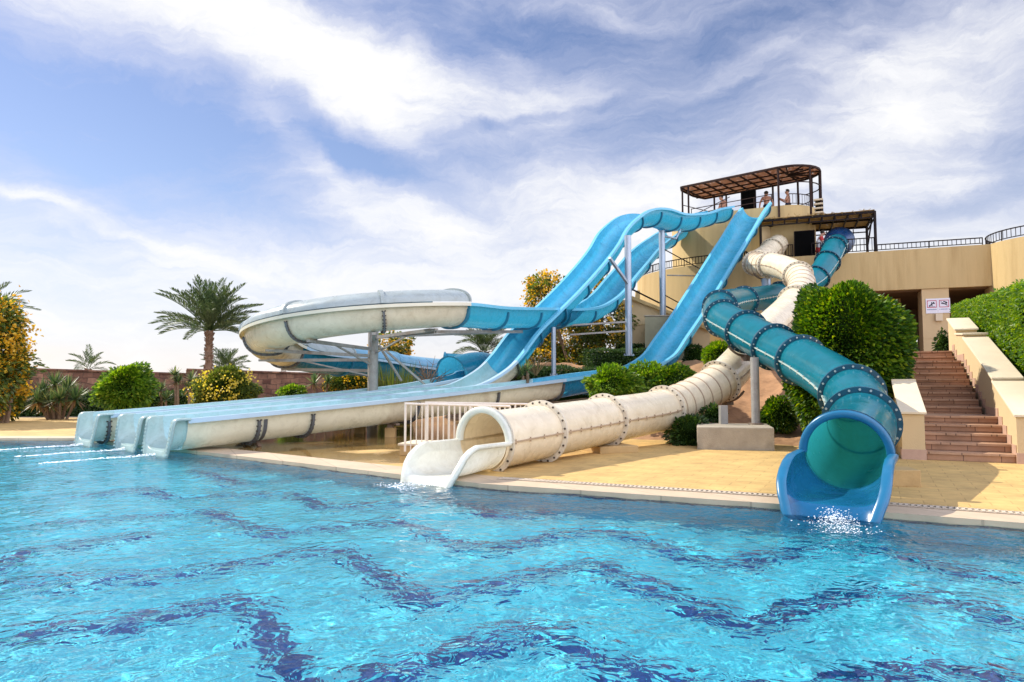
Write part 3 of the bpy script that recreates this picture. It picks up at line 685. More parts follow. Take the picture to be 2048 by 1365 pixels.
# ------------------------------------------------------------------ white and teal tubes
TR = .44
def tpath(c): return catmull([P(x, y, Y) for x, y, Y in c], .1)
w_path = tpath([(966, 884, 10.15), (1082, 864, 11.4), (1208, 842, 13.1), (1328, 819, 14.9), (1385, 796, 15.6), (1440, 763, 16.2), (1500, 702, 17.4), (1540, 655, 18.8), (1570, 626, 20.0), (1592, 600, 21.2), (1603, 576, 22.3), (1598, 555, 23.4), (1580, 541, 24.4), (1548, 531, 25.5), (1517, 530, 26.7), (1512, 524, 28.0), (1532, 510, 29.2), (1553, 492, 30.2), (1556, 488, 31.2)])
white = thing('white_tube_slide', V(w_path.at(0).x, w_path.at(0).y, 0), 'closed white tube water slide winding down from the terrace to an open white lip', 'water slide')
fl = [w_path.near(P(*c)) for c in ((1082, 864, 11.4), (1208, 842, 13.1), (1328, 819, 14.9), (1440, 763, 16.2), (1520, 680, 18.1), (1590, 603, 21.0), (1594, 551, 23.6), (1540, 530, 25.8), (1511, 527, 27.5), (1545, 499, 29.7))]
ms = [M['white_tube'], M['rib'], M['rib']]
pts = [0]+fl+[w_path.L]
for i, (a, b_) in enumerate(zip(pts, pts[1:])):
    tube_section(w_path, a, b_, TR, ms, white, seam=i not in (3, 6), ribs={3: 6, 6: 6, 8: 5}.get(i, 0))
for l in fl: tube_flange(w_path, l, TR, .085, .035, [M['white_ring'], M['bolt_dark']], white)
def bell(path, r, mats, root, out=.085, w=.06, half=True):
    """broad arch round the upper half of the tube mouth"""
    mb = MB(); p, t, sd, up = path.frame(0.0); n = 28; A = []
    for dl, rr in ((.05, r+.0), (-.02, r+.004), (-.03, r+.02), (-.03, r+out-.02), (-.015, r+out), (.05, r+out), (.05, r+.0)):
        A.append([p+t*dl+(sd*math.cos(math.pi*k/n)+up*math.sin(math.pi*k/n))*rr for k in range(n+1)])
    grid(mb, A, 0, True); return mb.build('mouth_arch', mats, root)
def lip(path, root, rim, mats, hw, dp, fl_, slope, ex, ex1, dp1):
    p, t, sd, up = path.frame(0.); d = V(-t.x, -t.y, 0).normalized()
    mb, _ = chute_exit(V(p.x, p.y, p.z+.015)+d*.0, (d.x, d.y), rim, None, root, slope, ex, hw, dp, fl_, thick=.05, ex1=ex1, dp1=dp1)
    return mb.build('exit_lip', mats, root), d
bell(w_path, TR-.02, M['white_lip'], white, .10)
lip(w_path, white, [(0, 0), (.55, .02), (.75, .0), (.90, -.05), (1.02, -.13), (1.12, -.25), (1.20, -.38), (1.27, -.52), (1.32, -.66)], [M['white_lip'], M['white_lip']], TR-.005, .42, .09, 0, 2., 4.5, .68)
tube_flange(w_path, .08, TR, .075, .03, [M['white_ring'], M['bolt_dark']], white, 16)

b_path = tpath([(1691, 908, 8.05), (1722, 846, 9.7), (1704, 791, 11.1), (1655, 752, 12.4), (1601, 721, 13.5), (1551, 696, 14.6), (1495, 665, 16.0), (1450, 640, 17.7), (1438, 625, 19.0), (1441, 613, 20.4), (1460, 606, 21.9), (1488, 602, 23.4), (1520, 597, 24.7), (1560, 590, 25.7), (1600, 578, 26.4), (1632, 557, 27.0), (1655, 524, 27.6), (1668, 497, 28.6), (1676, 486, 29.8)])
teal = thing('teal_tube_slide', V(b_path.at(0).x, b_path.at(0).y, 0), 'closed dark teal tube water slide with black flanges, its blue open mouth nearest the viewer', 'water slide')
fl = [b_path.near(P(*c)) for c in ((1722, 846, 9.7), (1704, 791, 11.1), (1601, 721, 13.5), (1549, 695, 14.65), (1493, 664, 16.05), (1446, 637, 17.9), (1440, 613, 20.2), (1488, 602, 23.4), (1560, 590, 25.7), (1634, 555, 27.05), (1655, 524, 27.6), (1668, 497, 28.6))]
pts = [0]+fl+[b_path.L]; ms = [M['teal'], M['seam_light'], M['bolt_light']]
for i, (a, b_) in enumerate(zip(pts, pts[1:])): tube_section(b_path, a, b_, TR, ms, teal, seam=i > 0)
for i, l in enumerate(fl): tube_flange(b_path, l, TR, .08, .05, [M['teal_ring'], M['bolt_light']], teal, 22 if i < 6 else 14)
p, t, sd, up_ = b_path.frame(b_path.L)                      # dark entry hood on the terrace
mb = MB(); A = []
for dl, rr in ((-.5, TR+.02), (-.25, TR+.16), (.45, TR+.18), (.5, TR+.2), (.5, TR+.1)):
    q = ring_pts(p+t*dl, sd, up_, rr, 32); A.append(q+[q[0]])
grid(mb, A, 0, False); mb.build('entry_hood', M['rim_dark'] if 'rim_dark' in M else shell('hood_blue', (.006, .05, .16), (.006, .05, .16), .3, .1), teal)
bell(b_path, TR-.02, M['teal_rim'], teal, .09)
lip(b_path, teal, [(0, 0), (.35, .02), (.60, .0), (.85, -.04), (1.05, -.11), (1.20, -.20), (1.33, -.34), (1.42, -.49), (1.49, -.66)], [M['teal_lip'], M['teal_rim']], TR+.0, .42, .10, 0, 2., 4.5, .68)
tube_flange(b_path, .07, TR, .075, .03, [M['teal_ring'], M['bolt_light']], teal, 16)
# ------------------------------------------------------------------ terrain behind the deck
YF = ([-40, -3, -1, .5, 2.69, 3.8, 5.3, 6.7, 8, 20, 45], [34, 26, 22.5, 18.0, 15.3, 14.2, 13.3, 12.6, 11.9, 8.5, 4])
def soil_h(X, Y):
    m1 = Y-np.interp(X, *YF); s_ = np.clip(m1/9.5, 0, 1); h = .06+2.14*s_*s_*(3-2*s_)
    h = h+np.clip(m1/2, 0, 1)*(.08*np.sin(X*2.1+Y*1.3)*np.sin(Y*1.7-X*.6)+.05*np.sin(X*4.3-Y*3.1))
    for o in (E1, E2, E3):
        tt = (X-o.x)*DL.x+(Y-o.y)*DL.y; la_ = np.abs((X-o.x)*NL.x+(Y-o.y)*NL.y)
        lim = np.interp(tt, [a for a, b in z1], [b for a, b in z1])-1.0; sg = (X-o.x)*NL.x+(Y-o.y)*NL.y; k = np.clip((la_-.9)/np.where(sg < 0, 5., 1.6), 0, 1)**1.5
        h = np.minimum(h, lim*(1-k)+5*k)
    return np.maximum(h, .03)
tx = np.arange(-8, 46, .3); ty = np.arange(7.5, 50, .3); TX, TY = np.meshgrid(tx, ty); TZ = soil_h(TX, TY)
nx, ny = len(tx), len(ty); idx = np.arange(nx*ny).reshape(ny, nx)
Fq = np.stack([idx[:-1, :-1].ravel(), idx[:-1, 1:].ravel(), idx[1:, 1:].ravel(), idx[1:, :-1].ravel()], 1)
keep = TZ.ravel()[Fq].max(1) > .075
tag(npmesh('terrain', np.stack([TX.ravel(), TY.ravel(), TZ.ravel()], 1), Fq[keep], M['soil'], None, None, True), kind='structure')
def gz(x, y): return float(max(DZ, soil_h(np.array([x]), np.array([y]))[0]))

# ------------------------------------------------------------------ tower and terrace building
ZT, ZTF = 7.0, 6.4
WA = V(14.4, 29.06, 0); WD = V(4.64, -1.86, 0).normalized(); WN = V(-WD.y, WD.x, 0)      # front wall line, WN points into the building
def W(s, d=0., z=0.): p = WA+WD*s+WN*d; return V(p.x, p.y, z)
def wall_s(x):      # parameter of the wall line seen at pixel column x
    k = (x-CX)/F; return (k*WA.y-WA.x)/(WD.x-k*WD.y)
bl = thing('terrace_building', W(0, 0, 2.2), 'sand coloured building with a deep blank wall band over dark openings, behind the brick staircase', 'building')
s0, sE = wall_s(1497), wall_s(1981)
sp0, sp1, so0 = wall_s(1849), wall_s(1904), wall_s(1738)
ZL = 5.32
mb = MB(); pr = lambda a, b_, d0, d1, z0, z1_: mb.hexa([W(a, d0, z0), W(b_, d0, z0), W(b_, d1, z0), W(a, d1, z0), W(a, d0, z1_), W(b_, d0, z1_), W(b_, d1, z1_), W(a, d1, z1_)])
pr(s0-1.2, sE+.3, 0, .3, ZL, ZT); pr(s0-1.2, so0, .003, .3, 1.5, ZL-.003)
mb.build('wall', M['stucco'], bl)
mb = MB(); pr(sp0, sp1, .06, 1.0, 1.5, 3.235); pr(sp0, sp1, .06, 1.0, 3.25, ZL-.005); pr(sp0+.01, sp1-.01, .08, .98, 3.23, 3.26); mb.build('pillar', M['stucco_light'], bl)
mb = MB(); pr(sp0-.75, sp0-.42, 2.6, 3.1, 1.5, ZL-.005); mb.build('pillar', M['stucco'], bl)
mb = MB(); pr(s0-1, sE+7, .3, 9, ZTF-.25, ZTF); mb.build('terrace_floor', M['concrete'], bl)
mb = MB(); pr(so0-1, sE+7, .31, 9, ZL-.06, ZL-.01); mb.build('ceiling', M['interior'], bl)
mb = MB(); gap0, gap1 = wall_s(1800), wall_s(1838)
bk = lambda x: (lambda k: (k*(WA.y+WN.y*8)-(WA.x+WN.x*8))/(WD.x-k*WD.y))((x-CX)/F)
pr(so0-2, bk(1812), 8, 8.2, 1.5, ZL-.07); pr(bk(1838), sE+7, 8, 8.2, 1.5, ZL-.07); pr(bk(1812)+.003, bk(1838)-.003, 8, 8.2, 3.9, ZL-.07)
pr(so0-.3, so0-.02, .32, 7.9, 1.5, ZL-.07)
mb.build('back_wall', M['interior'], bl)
mb = MB(); pr(sp1+.1, sE+1, 2.5, 2.8, 4.35, 4.75); mb.build('beam', M['ochre'], bl)
BC = V(21.6, 26.8, 0); BR = 2.4
mb = MB(); mb.prism([(BC.x+BR*math.cos(a), BC.y+BR*math.sin(a)) for a in [2*math.pi*k/64 for k in range(64)]], 1.5, ZT-.004, 0, True); mb.build('round_bay', M['stucco'], bl)

UD, UW = V(.756, -.654, 0), V(.654, .756, 0)
A0 = V(8.95, 33.72, 0); A1 = V(11.95, 31.05, 0); CRAD = 1.45
def stadium(a, b_, r, n=16):
    """plan outline: near side a to b, round ends of radius r"""
    c0, c1 = a+UW*r, b_+UW*r; out = []
    base = math.atan2(-UW.y, -UW.x)
    for k in range(n+1): an = base+math.pi*k/n; out.append(c1+V(math.cos(an), math.sin(an), 0)*r)
    for k in range(n+1): an = base+math.pi+math.pi*k/n; out.append(c0+V(math.cos(an), math.sin(an), 0)*r)
    return out
tw = thing('slide_tower', V(12, 36, 2.2), 'sand coloured round slide tower rising in two drums behind the blue slides', 'tower')
LC = V(12.0, 36.0, 0); LR = 5.25
mb = MB(); mb.prism([(LC.x+LR*math.cos(2*math.pi*k/72), LC.y+LR*math.sin(2*math.pi*k/72)) for k in range(72)], 1.2, ZT, 0, True); mb.build('lower_drum', M['stucco'], tw)
st = stadium(A0, A1, CRAD)+[V(11.25+2.95*math.cos(k*.1), 34.65+2.95*math.sin(k*.1), 0) for k in range(63)]
def hull(ps):
    ps = sorted((p.x, p.y) for p in ps); out = []
    for seq in (ps, ps[::-1]):
        h = []
        for p in seq:
            while len(h) > 1 and (h[-1][0]-h[-2][0])*(p[1]-h[-2][1])-(h[-1][1]-h[-2][1])*(p[0]-h[-2][0]) <= 0: h.pop()
            h.append(p)
        out += h[:-1]
    return [V(a, b_, 0) for a, b_ in out]
st = hull(st)
mb = MB(); mb.prism([(p.x, p.y) for p in st], ZT-.01, 9.05, 0, True)
cen = sum((p for p in st), V(0, 0, 0))/len(st); si = [p.lerp(cen, .05) for p in st]; n = len(st)
PT = 9.55
for k in range(n):
    a, b_, c, d = st[k], st[(k+1) % n], si[(k+1) % n], si[k]
    z = lambda p, h: V(p.x, p.y, h)
    mb.quad(z(a, 9.05), z(b_, 9.05), z(b_, PT), z(a, PT)); mb.quad(z(a, PT), z(b_, PT), z(c, PT), z(d, PT)); mb.quad(z(d, PT), z(c, PT), z(c, 9.05), z(d, 9.05))
mb.build('upper_drum', M['stucco'], tw)
# buttress between the drums and the wall under the lower pergola
mb = MB(); q = [A1+V(.0, .0, 0), W(wall_s(1530), .35), W(wall_s(1592), 2.6), A1+UW*2.5+UD*.6]
mb.prism([(p.x, p.y) for p in (A1+V(-.1, .05, 0), V(11.35, 30.62, 0), W(wall_s(1585), 2.2), A1+UW*2.4+UD*1.2)], ZTF, 8.6, 0); mb.build('link_wall', M['stucco_light'], tw)
# slotted concrete screen at the right end of the parapet
c = P(1637, 413, 31.3); mb = MB(); mb.box(c+UW*.12, (.34, .10, .62), R(-25), 1)
for k in range(4): mb.box(c+V(0, 0, -.3+.2*k), (.40, .22, .075), R(-25), 0)
mb.build('slotted_screen', [M['cap_stone'], M['black_panel']], tw)
# stair wall with a sloping coping, in front of the lower drum
def slab(pix, Y, thick, z_bottom=None):
    q = [P(x, y, Y) for x, y in pix]; d = V(.25, 1, 0).normalized()*thick
    n = len(q); m_ = MB(); m_.add(q+[p+d for p in q], [tuple(range(n)), tuple(reversed(range(n, 2*n)))]+[(k, n+k, n+(k+1) % n, (k+1) % n) for k in range(n)]); return m_
slab([(1231, 745), (1420, 745), (1420, 662), (1352, 633), (1262, 597), (1231, 618)], 29.6, .5).build('stair_wall', M['stucco_light'], tw)
m_ = MB()
for a, b_ in (((1229, 617), (1262, 595.5)), ((1262, 595.5), (1352, 631)), ((1352, 631), (1420, 660))): m_.bar(P(*a, 29.5), P(*b_, 29.5), .12, .14)
for y in (650, 690): m_.bar(P(1231, y+8, 29.58), P(1330, y-8, 29.58), .02, .03)
m_.build('coping', M['stucco'], tw)
for x0, x1, y in ((1268, 1276, 588),):
    mb = MB(); mb.box(P(1275, 590, 29.7), (.18, .18, .35)); mb.build('lamp_bracket', M['stucco'], tw)
cb = thing('concrete_block', P(1330, 715, 27.7), 'big square olive concrete block under the right steel post, before the tower', 'block')
m_ = slab([(1290, 745), (1385, 745), (1385, 634), (1290, 634)], 27.6, 1.6); m_.build('body', M['olive_block'], cb)
m_ = MB(); a, b_ = P(1288, 633, 27.58), P(1387, 633, 27.58); m_.hexa([a, b_, b_+V(.4, 1.6, 0), a+V(.4, 1.6, 0), a+V(0, 0, .05), b_+V(0, 0, .05), b_+V(.4, 1.6, .05), a+V(.4, 1.6, .05)]); m_.build('top_slab', M['concrete'], cb)

# ------------------------------------------------------------------ railings
def railing(name, label, pts, h, mat, gap=.13, post=1.4, rails=(1.0,), r=.018, posts=True, cat='railing', group=None, bars=True, bot=.08, pw=.04):
    t_ = thing(name, pts[0], label, cat, group); rl = MB(); pk = MB(); d = 0.; nextp = 0.; nextb = 0.
    for hh in rails: rl.tube([p+V(0, 0, h*hh) for p in pts], r*1.3, 6)
    if bot is not None: rl.tube([p+V(0, 0, bot) for p in pts], r, 6)
    ps = []
    for a, b_ in zip(pts, pts[1:]):
        L = (b_-a).length
        while nextb < d+L: q = a.lerp(b_, (nextb-d)/L); pk.cyl(q+V(0, 0, bot or 0), q+V(0, 0, h*max(rails)), r*.7, n=5, caps=False); nextb += gap
        while nextp < d+L: ps.append(a.lerp(b_, (nextp-d)/L)); nextp += post
        d += L
    ps.append(pts[-1])
    rl.build('rail', mat, t_)
    if bars: pk.build('baluster_panel', mat, t_)
    if posts:
        for q in ps: m_ = MB(); m_.cyl(q, q+V(0, 0, h+.02), pw/2, n=8); m_.build('post', mat, t_)
    return t_
railing('railing', 'long low black railing on the terrace wall between the pergola and the round bay', [W(wall_s(1763), .12, ZT), W(wall_s(1977), .12, ZT)], .30, M['black_iron'], .16, 1.9, r=.02)
railing('railing', 'curved black railing on top of the round bay at the building corner', [V(BC.x+(BR-.1)*math.cos(a), BC.y+(BR-.1)*math.sin(a), ZT) for a in [R(215-k*6) for k in range(-8, 26)][::1]][::-1], .42, M['black_iron'], .18, 2.4, r=.02)
railing('railing', 'tall black railing on the terrace wall, right of the teal tube entry', [W(wall_s(1697), .12, ZT), W(wall_s(1757), .12, ZT)], .62, M['black_iron'], .15, 3, r=.02)
railing('railing', 'small black railing beside the white tube entry on the terrace', [W(wall_s(1577), .12, ZT), W(wall_s(1591), .12, ZT)], .56, M['black_iron'], .11, 2, r=.02)
railing('railing', 'small black railing between the black board and the teal tube entry', [W(wall_s(1630), .14, ZT), W(wall_s(1648), .14, ZT)], .56, M['black_iron'], .12, 2, r=.02)
railing('railing', 'curved black railing round the top of the lower tower drum', [V(LC.x+(LR-.1)*math.cos(R(a)), LC.y+(LR-.1)*math.sin(R(a)), ZT) for a in range(150, 262, 4)], .40, M['black_iron'], .15, 2.2, r=.02)
railing('railing', 'short black railing on the ledge just right of the drop slide', [W(wall_s(1487), .1, ZT), W(wall_s(1497), .1, ZT), W(wall_s(1499), .5, ZT)], .40, M['black_iron'], .12, 2, r=.02)
nr_ = [A0+UW*.08+(A1-A0)*k/6+V(0, 0, PT-.45) for k in range(7)]
railing('railing', 'thin black railing with three rails along the tower platform edge', [p for p in nr_], 1.05, M['brown_iron'], .9, 1.6, rails=(1., .75), r=.016, bot=None, bars=False)
e1 = stadium(A0, A1, CRAD-.1)[:17]
railing('railing', 'curved black railing at the round end of the tower platform', [p+V(0, 0, PT) for p in e1[3:]], .52, M['brown_iron'], .16, 1.8, r=.016)

# ------------------------------------------------------------------ pergolas
CZ = 11.3
def reed_panel(poly, z, n_cells): pass
pg = thing('pergola', A0+V(0, 0, PT), 'upper round ended pergola with brown reed mats, on top of the tower', 'pergola')
ca, cb_ = V(8.53, 33.95, 0), V(12.2, 30.78, 0); oc = stadium(ca, cb_, 1.38, 12)[:13]+[ca+UW*2.76, ca+UW*1.9-UD*.25, ca+UW*.5-UD*.22, ca]
ins = [p.lerp(ca.lerp(cb_, .5)+UW*1.38, .012) for p in oc]
mb = MB(); mb.prism([(p.x, p.y) for p in ins], CZ+.03, CZ+.07); mb.build('reed_roof', M['thatch'], pg)
mb = MB()
for k in range(len(oc)): mb.bar(V(oc[k].x, oc[k].y, CZ), V(oc[(k+1) % len(oc)].x, oc[(k+1) % len(oc)].y, CZ), .07, .09)
L = (cb_-ca).length
for k in range(9):
    a = ca+(cb_-ca)*k/8; b_ = a+UW*2.7; mb.bar(V(a.x, a.y, CZ-.02), V(b_.x, b_.y, CZ-.02), .05, .07)
for f in (.25, .5, .75):
    a, b_ = ca+UW*2.76*f-UD*.15, cb_+UW*2.76*f+UD*.9; mb.bar(V(a.x, a.y, CZ-.09), V(b_.x, b_.y, CZ-.09), .05, .06)
for k in range(1, 12, 2): mb.bar(V(oc[k].x, oc[k].y, CZ-.02), V((cb_+UW*1.38).x, (cb_+UW*1.38).y, CZ-.02), .05, .06)
mb.build('roof_frame', M['brown_iron'], pg)
posts = [ca+UD*.05+UW*.06, ca+UD*.6+UW*2.6]+[ca+(cb_-ca)*f+UW*2.7 for f in (.25, .5, .75, 1)]+[oc[0]+UW*.02, oc[4]*1., oc[7]*1., oc[8]*1., oc[10]*1.]+[ca+(cb_-ca)*f+UW*.04 for f in (.08,)]
for p in posts: m_ = MB(); m_.bar(V(p.x, p.y, 9.0), V(p.x, p.y, CZ), .075); m_.build('post', M['brown_iron'], pg)
mb = MB()
for a, b_ in zip(posts[2:5], posts[3:6]): mb.bar(V(a.x, a.y, 10.1), V(b_.x, b_.y, 10.1), .03); mb.bar(V(a.x, a.y, 9.75), V(b_.x, b_.y, 9.75), .03)
mb.build('side_rail', M['brown_iron'], pg); mb = MB()
for i in range(0, 11):
    a, b_ = oc[i], oc[i+1]; mb.bar(V(a.x, a.y, CZ-.75), V(b_.x, b_.y, CZ-.75), .04)
mb.build('curved_rail', M['brown_iron'], pg); mb = MB()
a = posts[0]; mb.bar(V(a.x, a.y, 9.6), V(nr_[3].x, nr_[3].y, 10.4), .03); mb.bar(V(a.x, a.y, 10.4), V(posts[1].x, posts[1].y, 10.4), .03)
mb.build('hand_rail', M['brown_iron'], pg)

RZ = 8.76
q0, q1 = W(wall_s(1527), .10), W(wall_s(1760), .10); q2, q3_ = q1+WN*3.1, q0+WN*2.9
pl = thing('pergola', V(q0.x, q0.y, ZT), 'lower flat pergola with straw coloured reed mats, over the tube slide entries', 'pergola')
mb = MB(); z = lambda p, h: V(p.x, p.y, h)
mb.hexa([z(q0, RZ+.02), z(q1, RZ+.02), z(q2, RZ+.02), z(q3_, RZ+.02), z(q0, RZ+.06), z(q1, RZ+.06), z(q2, RZ+.06), z(q3_, RZ+.06)])
rs = np.random.default_rng(3)
for k in range(90):                              # loose reed ends along the front edge
    f = rs.random(); a = q0.lerp(q1, f); d = WD*rs.normal(0, .12)-WN*(.02+.07*rs.random())+V(0, 0, rs.normal(.0, .05)); mb.bar(z(a, RZ+.05), z(a, RZ+.05)+d, .015)
mb.build('reed_roof', M['thatch2'] if 'thatch2' in M else plain('straw_mat', (.34, .22, .08), .95, .5, 16, .7, 60, dirt=(.10, .055, .025), dirtscale=5), pl)
mb = MB()
for a, b_ in ((q0, q1), (q1, q2), (q2, q3_), (q3_, q0)): mb.bar(z(a, RZ-.03), z(b_, RZ-.03), .07, .10); mb.bar(z(a, RZ-.26), z(b_, RZ-.26), .05, .05)
for k in range(1, 9): a, b_ = q0.lerp(q1, k/9), q3_.lerp(q2, k/9); mb.bar(z(a, RZ-.02), z(b_, RZ-.02), .05, .08); mb.bar(z(a, RZ-.26), z(a, RZ-.02), .04)
mb.bar(z(q0.lerp(q3_, .5), RZ-.02), z(q1.lerp(q2, .5), RZ-.02), .05, .08)
for a, b_ in ((q3_, q2),):
    mb.bar(z(a, RZ-.85), z(b_, RZ-.85), .04)
    for k in range(0, 9): p = a.lerp(b_, k/8); mb.bar(z(p, RZ-.85), z(p, RZ-.1), .035)
mb.build('roof_frame', M['black_iron'], pl)
for p in (q0, q1, q2, q3_, q3_.lerp(q2, .35)): m_ = MB(); m_.bar(z(p, ZT if p in (q0, q1) else ZTF), z(p, RZ), .085); m_.build('post', M['black_iron'], pl)
for p, q in ((q0, q3_), (q1, q2)): m_ = MB(); m_.bar(z(p.lerp(q, .9), RZ-.9), z(p.lerp(q, .35), RZ-.1), .06); m_.build('brace', M['black_iron'], pl)

def board(c, w_, h_, rz, label):
    t_ = thing('board', c-V(0, 0, h_/2), label, 'board'); m_ = MB(); m_.box(c, (w_, .05, h_), rz); m_.build('panel', M['black_panel'], t_)
    m_ = MB(); ca_, sa_ = math.cos(rz), math.sin(rz)
    for s_ in (-1, 1): m_.box(c+V(s_*(w_/2+.015)*ca_, s_*(w_/2+.015)*sa_, -.1), (.03, .06, h_+.24), rz)
    m_.box(c+V(0, 0, h_/2+.015), (w_, .06, .03), rz); m_.build('frame', M['black_iron'], t_)
board(P(1609, 488, 30.0)+V(0, 0, -.02), .80, 1.16, math.atan2(WD.y, WD.x), 'tall black board standing at the terrace wall under the lower pergola')
board(P(1497, 402, 32.6), .68, .95, math.atan2(UD.y, UD.x), 'black board standing on the tower platform beside the drop slide')

# ------------------------------------------------------------------ stone boundary wall and lamps
mt = brickmat('wall_stone', (.12, .048, .03), (.31, .16, .095), (.12, .065, .04), .38, .23, .9, .016, .6, (R(90), 0, 0), .9, .28)[0]; M['stone'] = mt
bw = thing('stone_wall', V(-16, 29, DZ), 'long rough brown stone boundary wall behind the left planting bed', 'wall')
def wallseg(pix, Ys, nm):
    m_ = MB()
    for (xa, ya), (xb, yb), Ya, Yb in zip(pix, pix[1:], Ys, Ys[1:]):
        a, b_ = P(xa, ya, Ya), P(xb, yb, Yb); m_.hexa([V(a.x, a.y, .05), V(b_.x, b_.y, .05), V(b_.x, b_.y+.4, .05), V(a.x, a.y+.4, .05), a, b_, b_+V(0, .4, 0), a+V(0, .4, 0)])
    m_.build(nm, M['stone'], bw)
wallseg([(-80, 737), (72, 739.5), (372, 749)], [29, 29, 30], 'wall_section'); wallseg([(372, 740), (735, 752), (1010, 757)], [29.6, 31, 32], 'wall_section')
m_ = MB(); 
for pix, Ys in (([(-80, 736), (72, 738.5), (372, 748)], [29, 29, 30]), ([(372, 739), (735, 751), (1010, 756)], [29.6, 31, 32])):
    for (xa, ya), (xb, yb), Ya, Yb in zip(pix, pix[1:], Ys, Ys[1:]): m_.bar(P(xa, ya, Ya)+V(0, .2, 0), P(xb, yb, Yb)+V(0, .2, 0), .5, .07)
m_.build('coping', M['stone'], bw)
for x, y, Y, lb in ((268, 737, 29.9, 'white globe lamp on the stone wall behind the round green bush'), (567, 741, 30.4, 'white globe lamp on the stone wall below the hooded slide turn')):
    c = P(x, y, Y); t_ = thing('globe_lamp', c-V(0, 0, .35), lb, 'lamp', 'globe lamps on the stone wall')
    m_ = MB(); m_.cyl(c-V(0, 0, .45), c-V(0, 0, .1), .03, n=8); m_.cyl(c-V(0, 0, .14), c-V(0, 0, .09), .07, n=10); m_.build('stem', M['steel_grey'], t_)
    m_ = MB(); m_.sphere(c, .125, n=16, m=10); m_.build('globe', M['globe'], t_)

# ------------------------------------------------------------------ staircase
SD = V(.43, .903, 0).normalized(); SP = V(SD.y, -SD.x, 0)
B0 = V(7.0, 11.62, 0); SW = 1.25
mt = brickmat('stair_tile', (.40, .225, .13), (.33, .18, .105), (.15, .08, .05), .47, .145, .75, .007, .3, (R(90), 0, 0), .3)[0]; M['stair'] = mt
stt = thing('staircase', V(B0.x, B0.y, DZ), 'staircase of brown brick tiles climbing from the deck to the building', 'stairs')
runs = [.32]*4+[1.15]+[.32]*7+[1.0]+[.32]*2
nst = len(runs); rise = 2.08/nst; mb = MB(); l = 0.; z_ = DZ; steps = []
def SQ(l, s_, z): p = B0+SD*l+SP*s_; return V(p.x, p.y, z)
M['tread'] = brickmat('stair_tread', (.44, .27, .17), (.40, .235, .14), (.14, .08, .05), .47, .40, .75, .007, .3, (0, 0, R(-25)), .3)[0]
for k, rn in enumerate(runs):
    z1_ = z_+rise; wd = SW if k < 5 else SW-.06
    x0 = -.05; x1 = wd
    mb.quad(SQ(l, x0, z_-.02), SQ(l, x1, z_-.02), SQ(l, x1, z1_-.035), SQ(l, x0, z1_-.035), 0)
    # nosing
    mb.hexa([SQ(l-.025, x0, z1_-.035), SQ(l-.025, x1, z1_-.035), SQ(l+rn, x1, z1_-.035), SQ(l+rn, x0, z1_-.035), SQ(l-.025, x0, z1_), SQ(l-.025, x1, z1_), SQ(l+rn, x1, z1_), SQ(l+rn, x0, z1_)], 1)
    steps.append((l, z1_)); l += rn; z_ = z1_
mb.build('flight', [M['stair'], M['tread']], stt); LT = l
# upper landing towards the building
mb = MB(); a = SQ(LT, -1.6, z_-.004); b_ = SQ(LT, 2.6, z_-.004); mb.quad(a, b_, V(b_.x+6, b_.y+11, z_-.004), V(a.x+4, a.y+12, z_-.004)); tag(mb.build('upper_path', M['tread']), kind='structure')
def parapet(s0_, th, prof, name):
    """prof: (l, top z) pairs; sloped wall body with stone caps and a tiled skirting"""
    b0 = MB(); cp = MB(); sk_ = MB()
    for (l0, za, l1, zb) in prof:
        zlo = lambda l: DZ-.05
        q = [SQ(l0, s0_, 0), SQ(l0, s0_+th, 0), SQ(l1, s0_+th, 0), SQ(l1, s0_, 0)]
        b0.hexa([V(q[0].x, q[0].y, DZ-.1), V(q[1].x, q[1].y, DZ-.1), V(q[2].x, q[2].y, DZ-.1), V(q[3].x, q[3].y, DZ-.1), V(q[0].x, q[0].y, za), V(q[1].x, q[1].y, za), V(q[2].x, q[2].y, zb), V(q[3].x, q[3].y, zb)])
        g = .035; q = [SQ(l0-g, s0_-g, 0), SQ(l0-g, s0_+th+g, 0), SQ(l1-.003, s0_+th+g, 0), SQ(l1-.003, s0_-g, 0)]
        cp.hexa([V(q[0].x, q[0].y, za+.002), V(q[1].x, q[1].y, za+.002), V(q[2].x, q[2].y, zb+.002), V(q[3].x, q[3].y, zb+.002), V(q[0].x, q[0].y, za+.045), V(q[1].x, q[1].y, za+.045), V(q[2].x, q[2].y, zb+.045), V(q[3].x, q[3].y, zb+.045)])
    l0 = prof[0][0]
    p = parent_ = thing('parapet', SQ(l0, s0_, DZ), name, 'wall')
    pw_ = b0.build('wall', M['stucco_light'], p); cp.build('cap', M['cap_stone'], pw_, .008)
    # tiled skirting following the steps
    ins_ = s0_-.012 if s0_ > 0 else s0_+th
    for (lk, zk), rn in zip(steps, runs):
        if s0_ > 0: sk_.hexa([SQ(lk, ins_, zk-.02), SQ(lk+rn*.97, ins_, zk-.02), SQ(lk+rn*.97, ins_+.012, zk-.02), SQ(lk, ins_+.012, zk-.02), SQ(lk, ins_, zk+.15), SQ(lk+rn*.97, ins_, zk+.15), SQ(lk+rn*.97, ins_+.012, zk+.15), SQ(lk, ins_+.012, zk+.15)])
    sk_.hexa([SQ(l0-.015, s0_-.015, DZ-.05), SQ(l0-.015, s0_+th+.015, DZ-.05), SQ(l0+.3, s0_+th+.015, DZ-.05), SQ(l0+.3, s0_-.015, DZ-.05), SQ(l0-.015, s0_-.015, DZ+.17), SQ(l0-.015, s0_+th+.015, DZ+.17), SQ(l0+.3, s0_+th+.015, DZ+.17), SQ(l0+.3, s0_-.015, DZ+.17)])
    sk_.build('skirting', M['pad_skirt'], pw_); return p
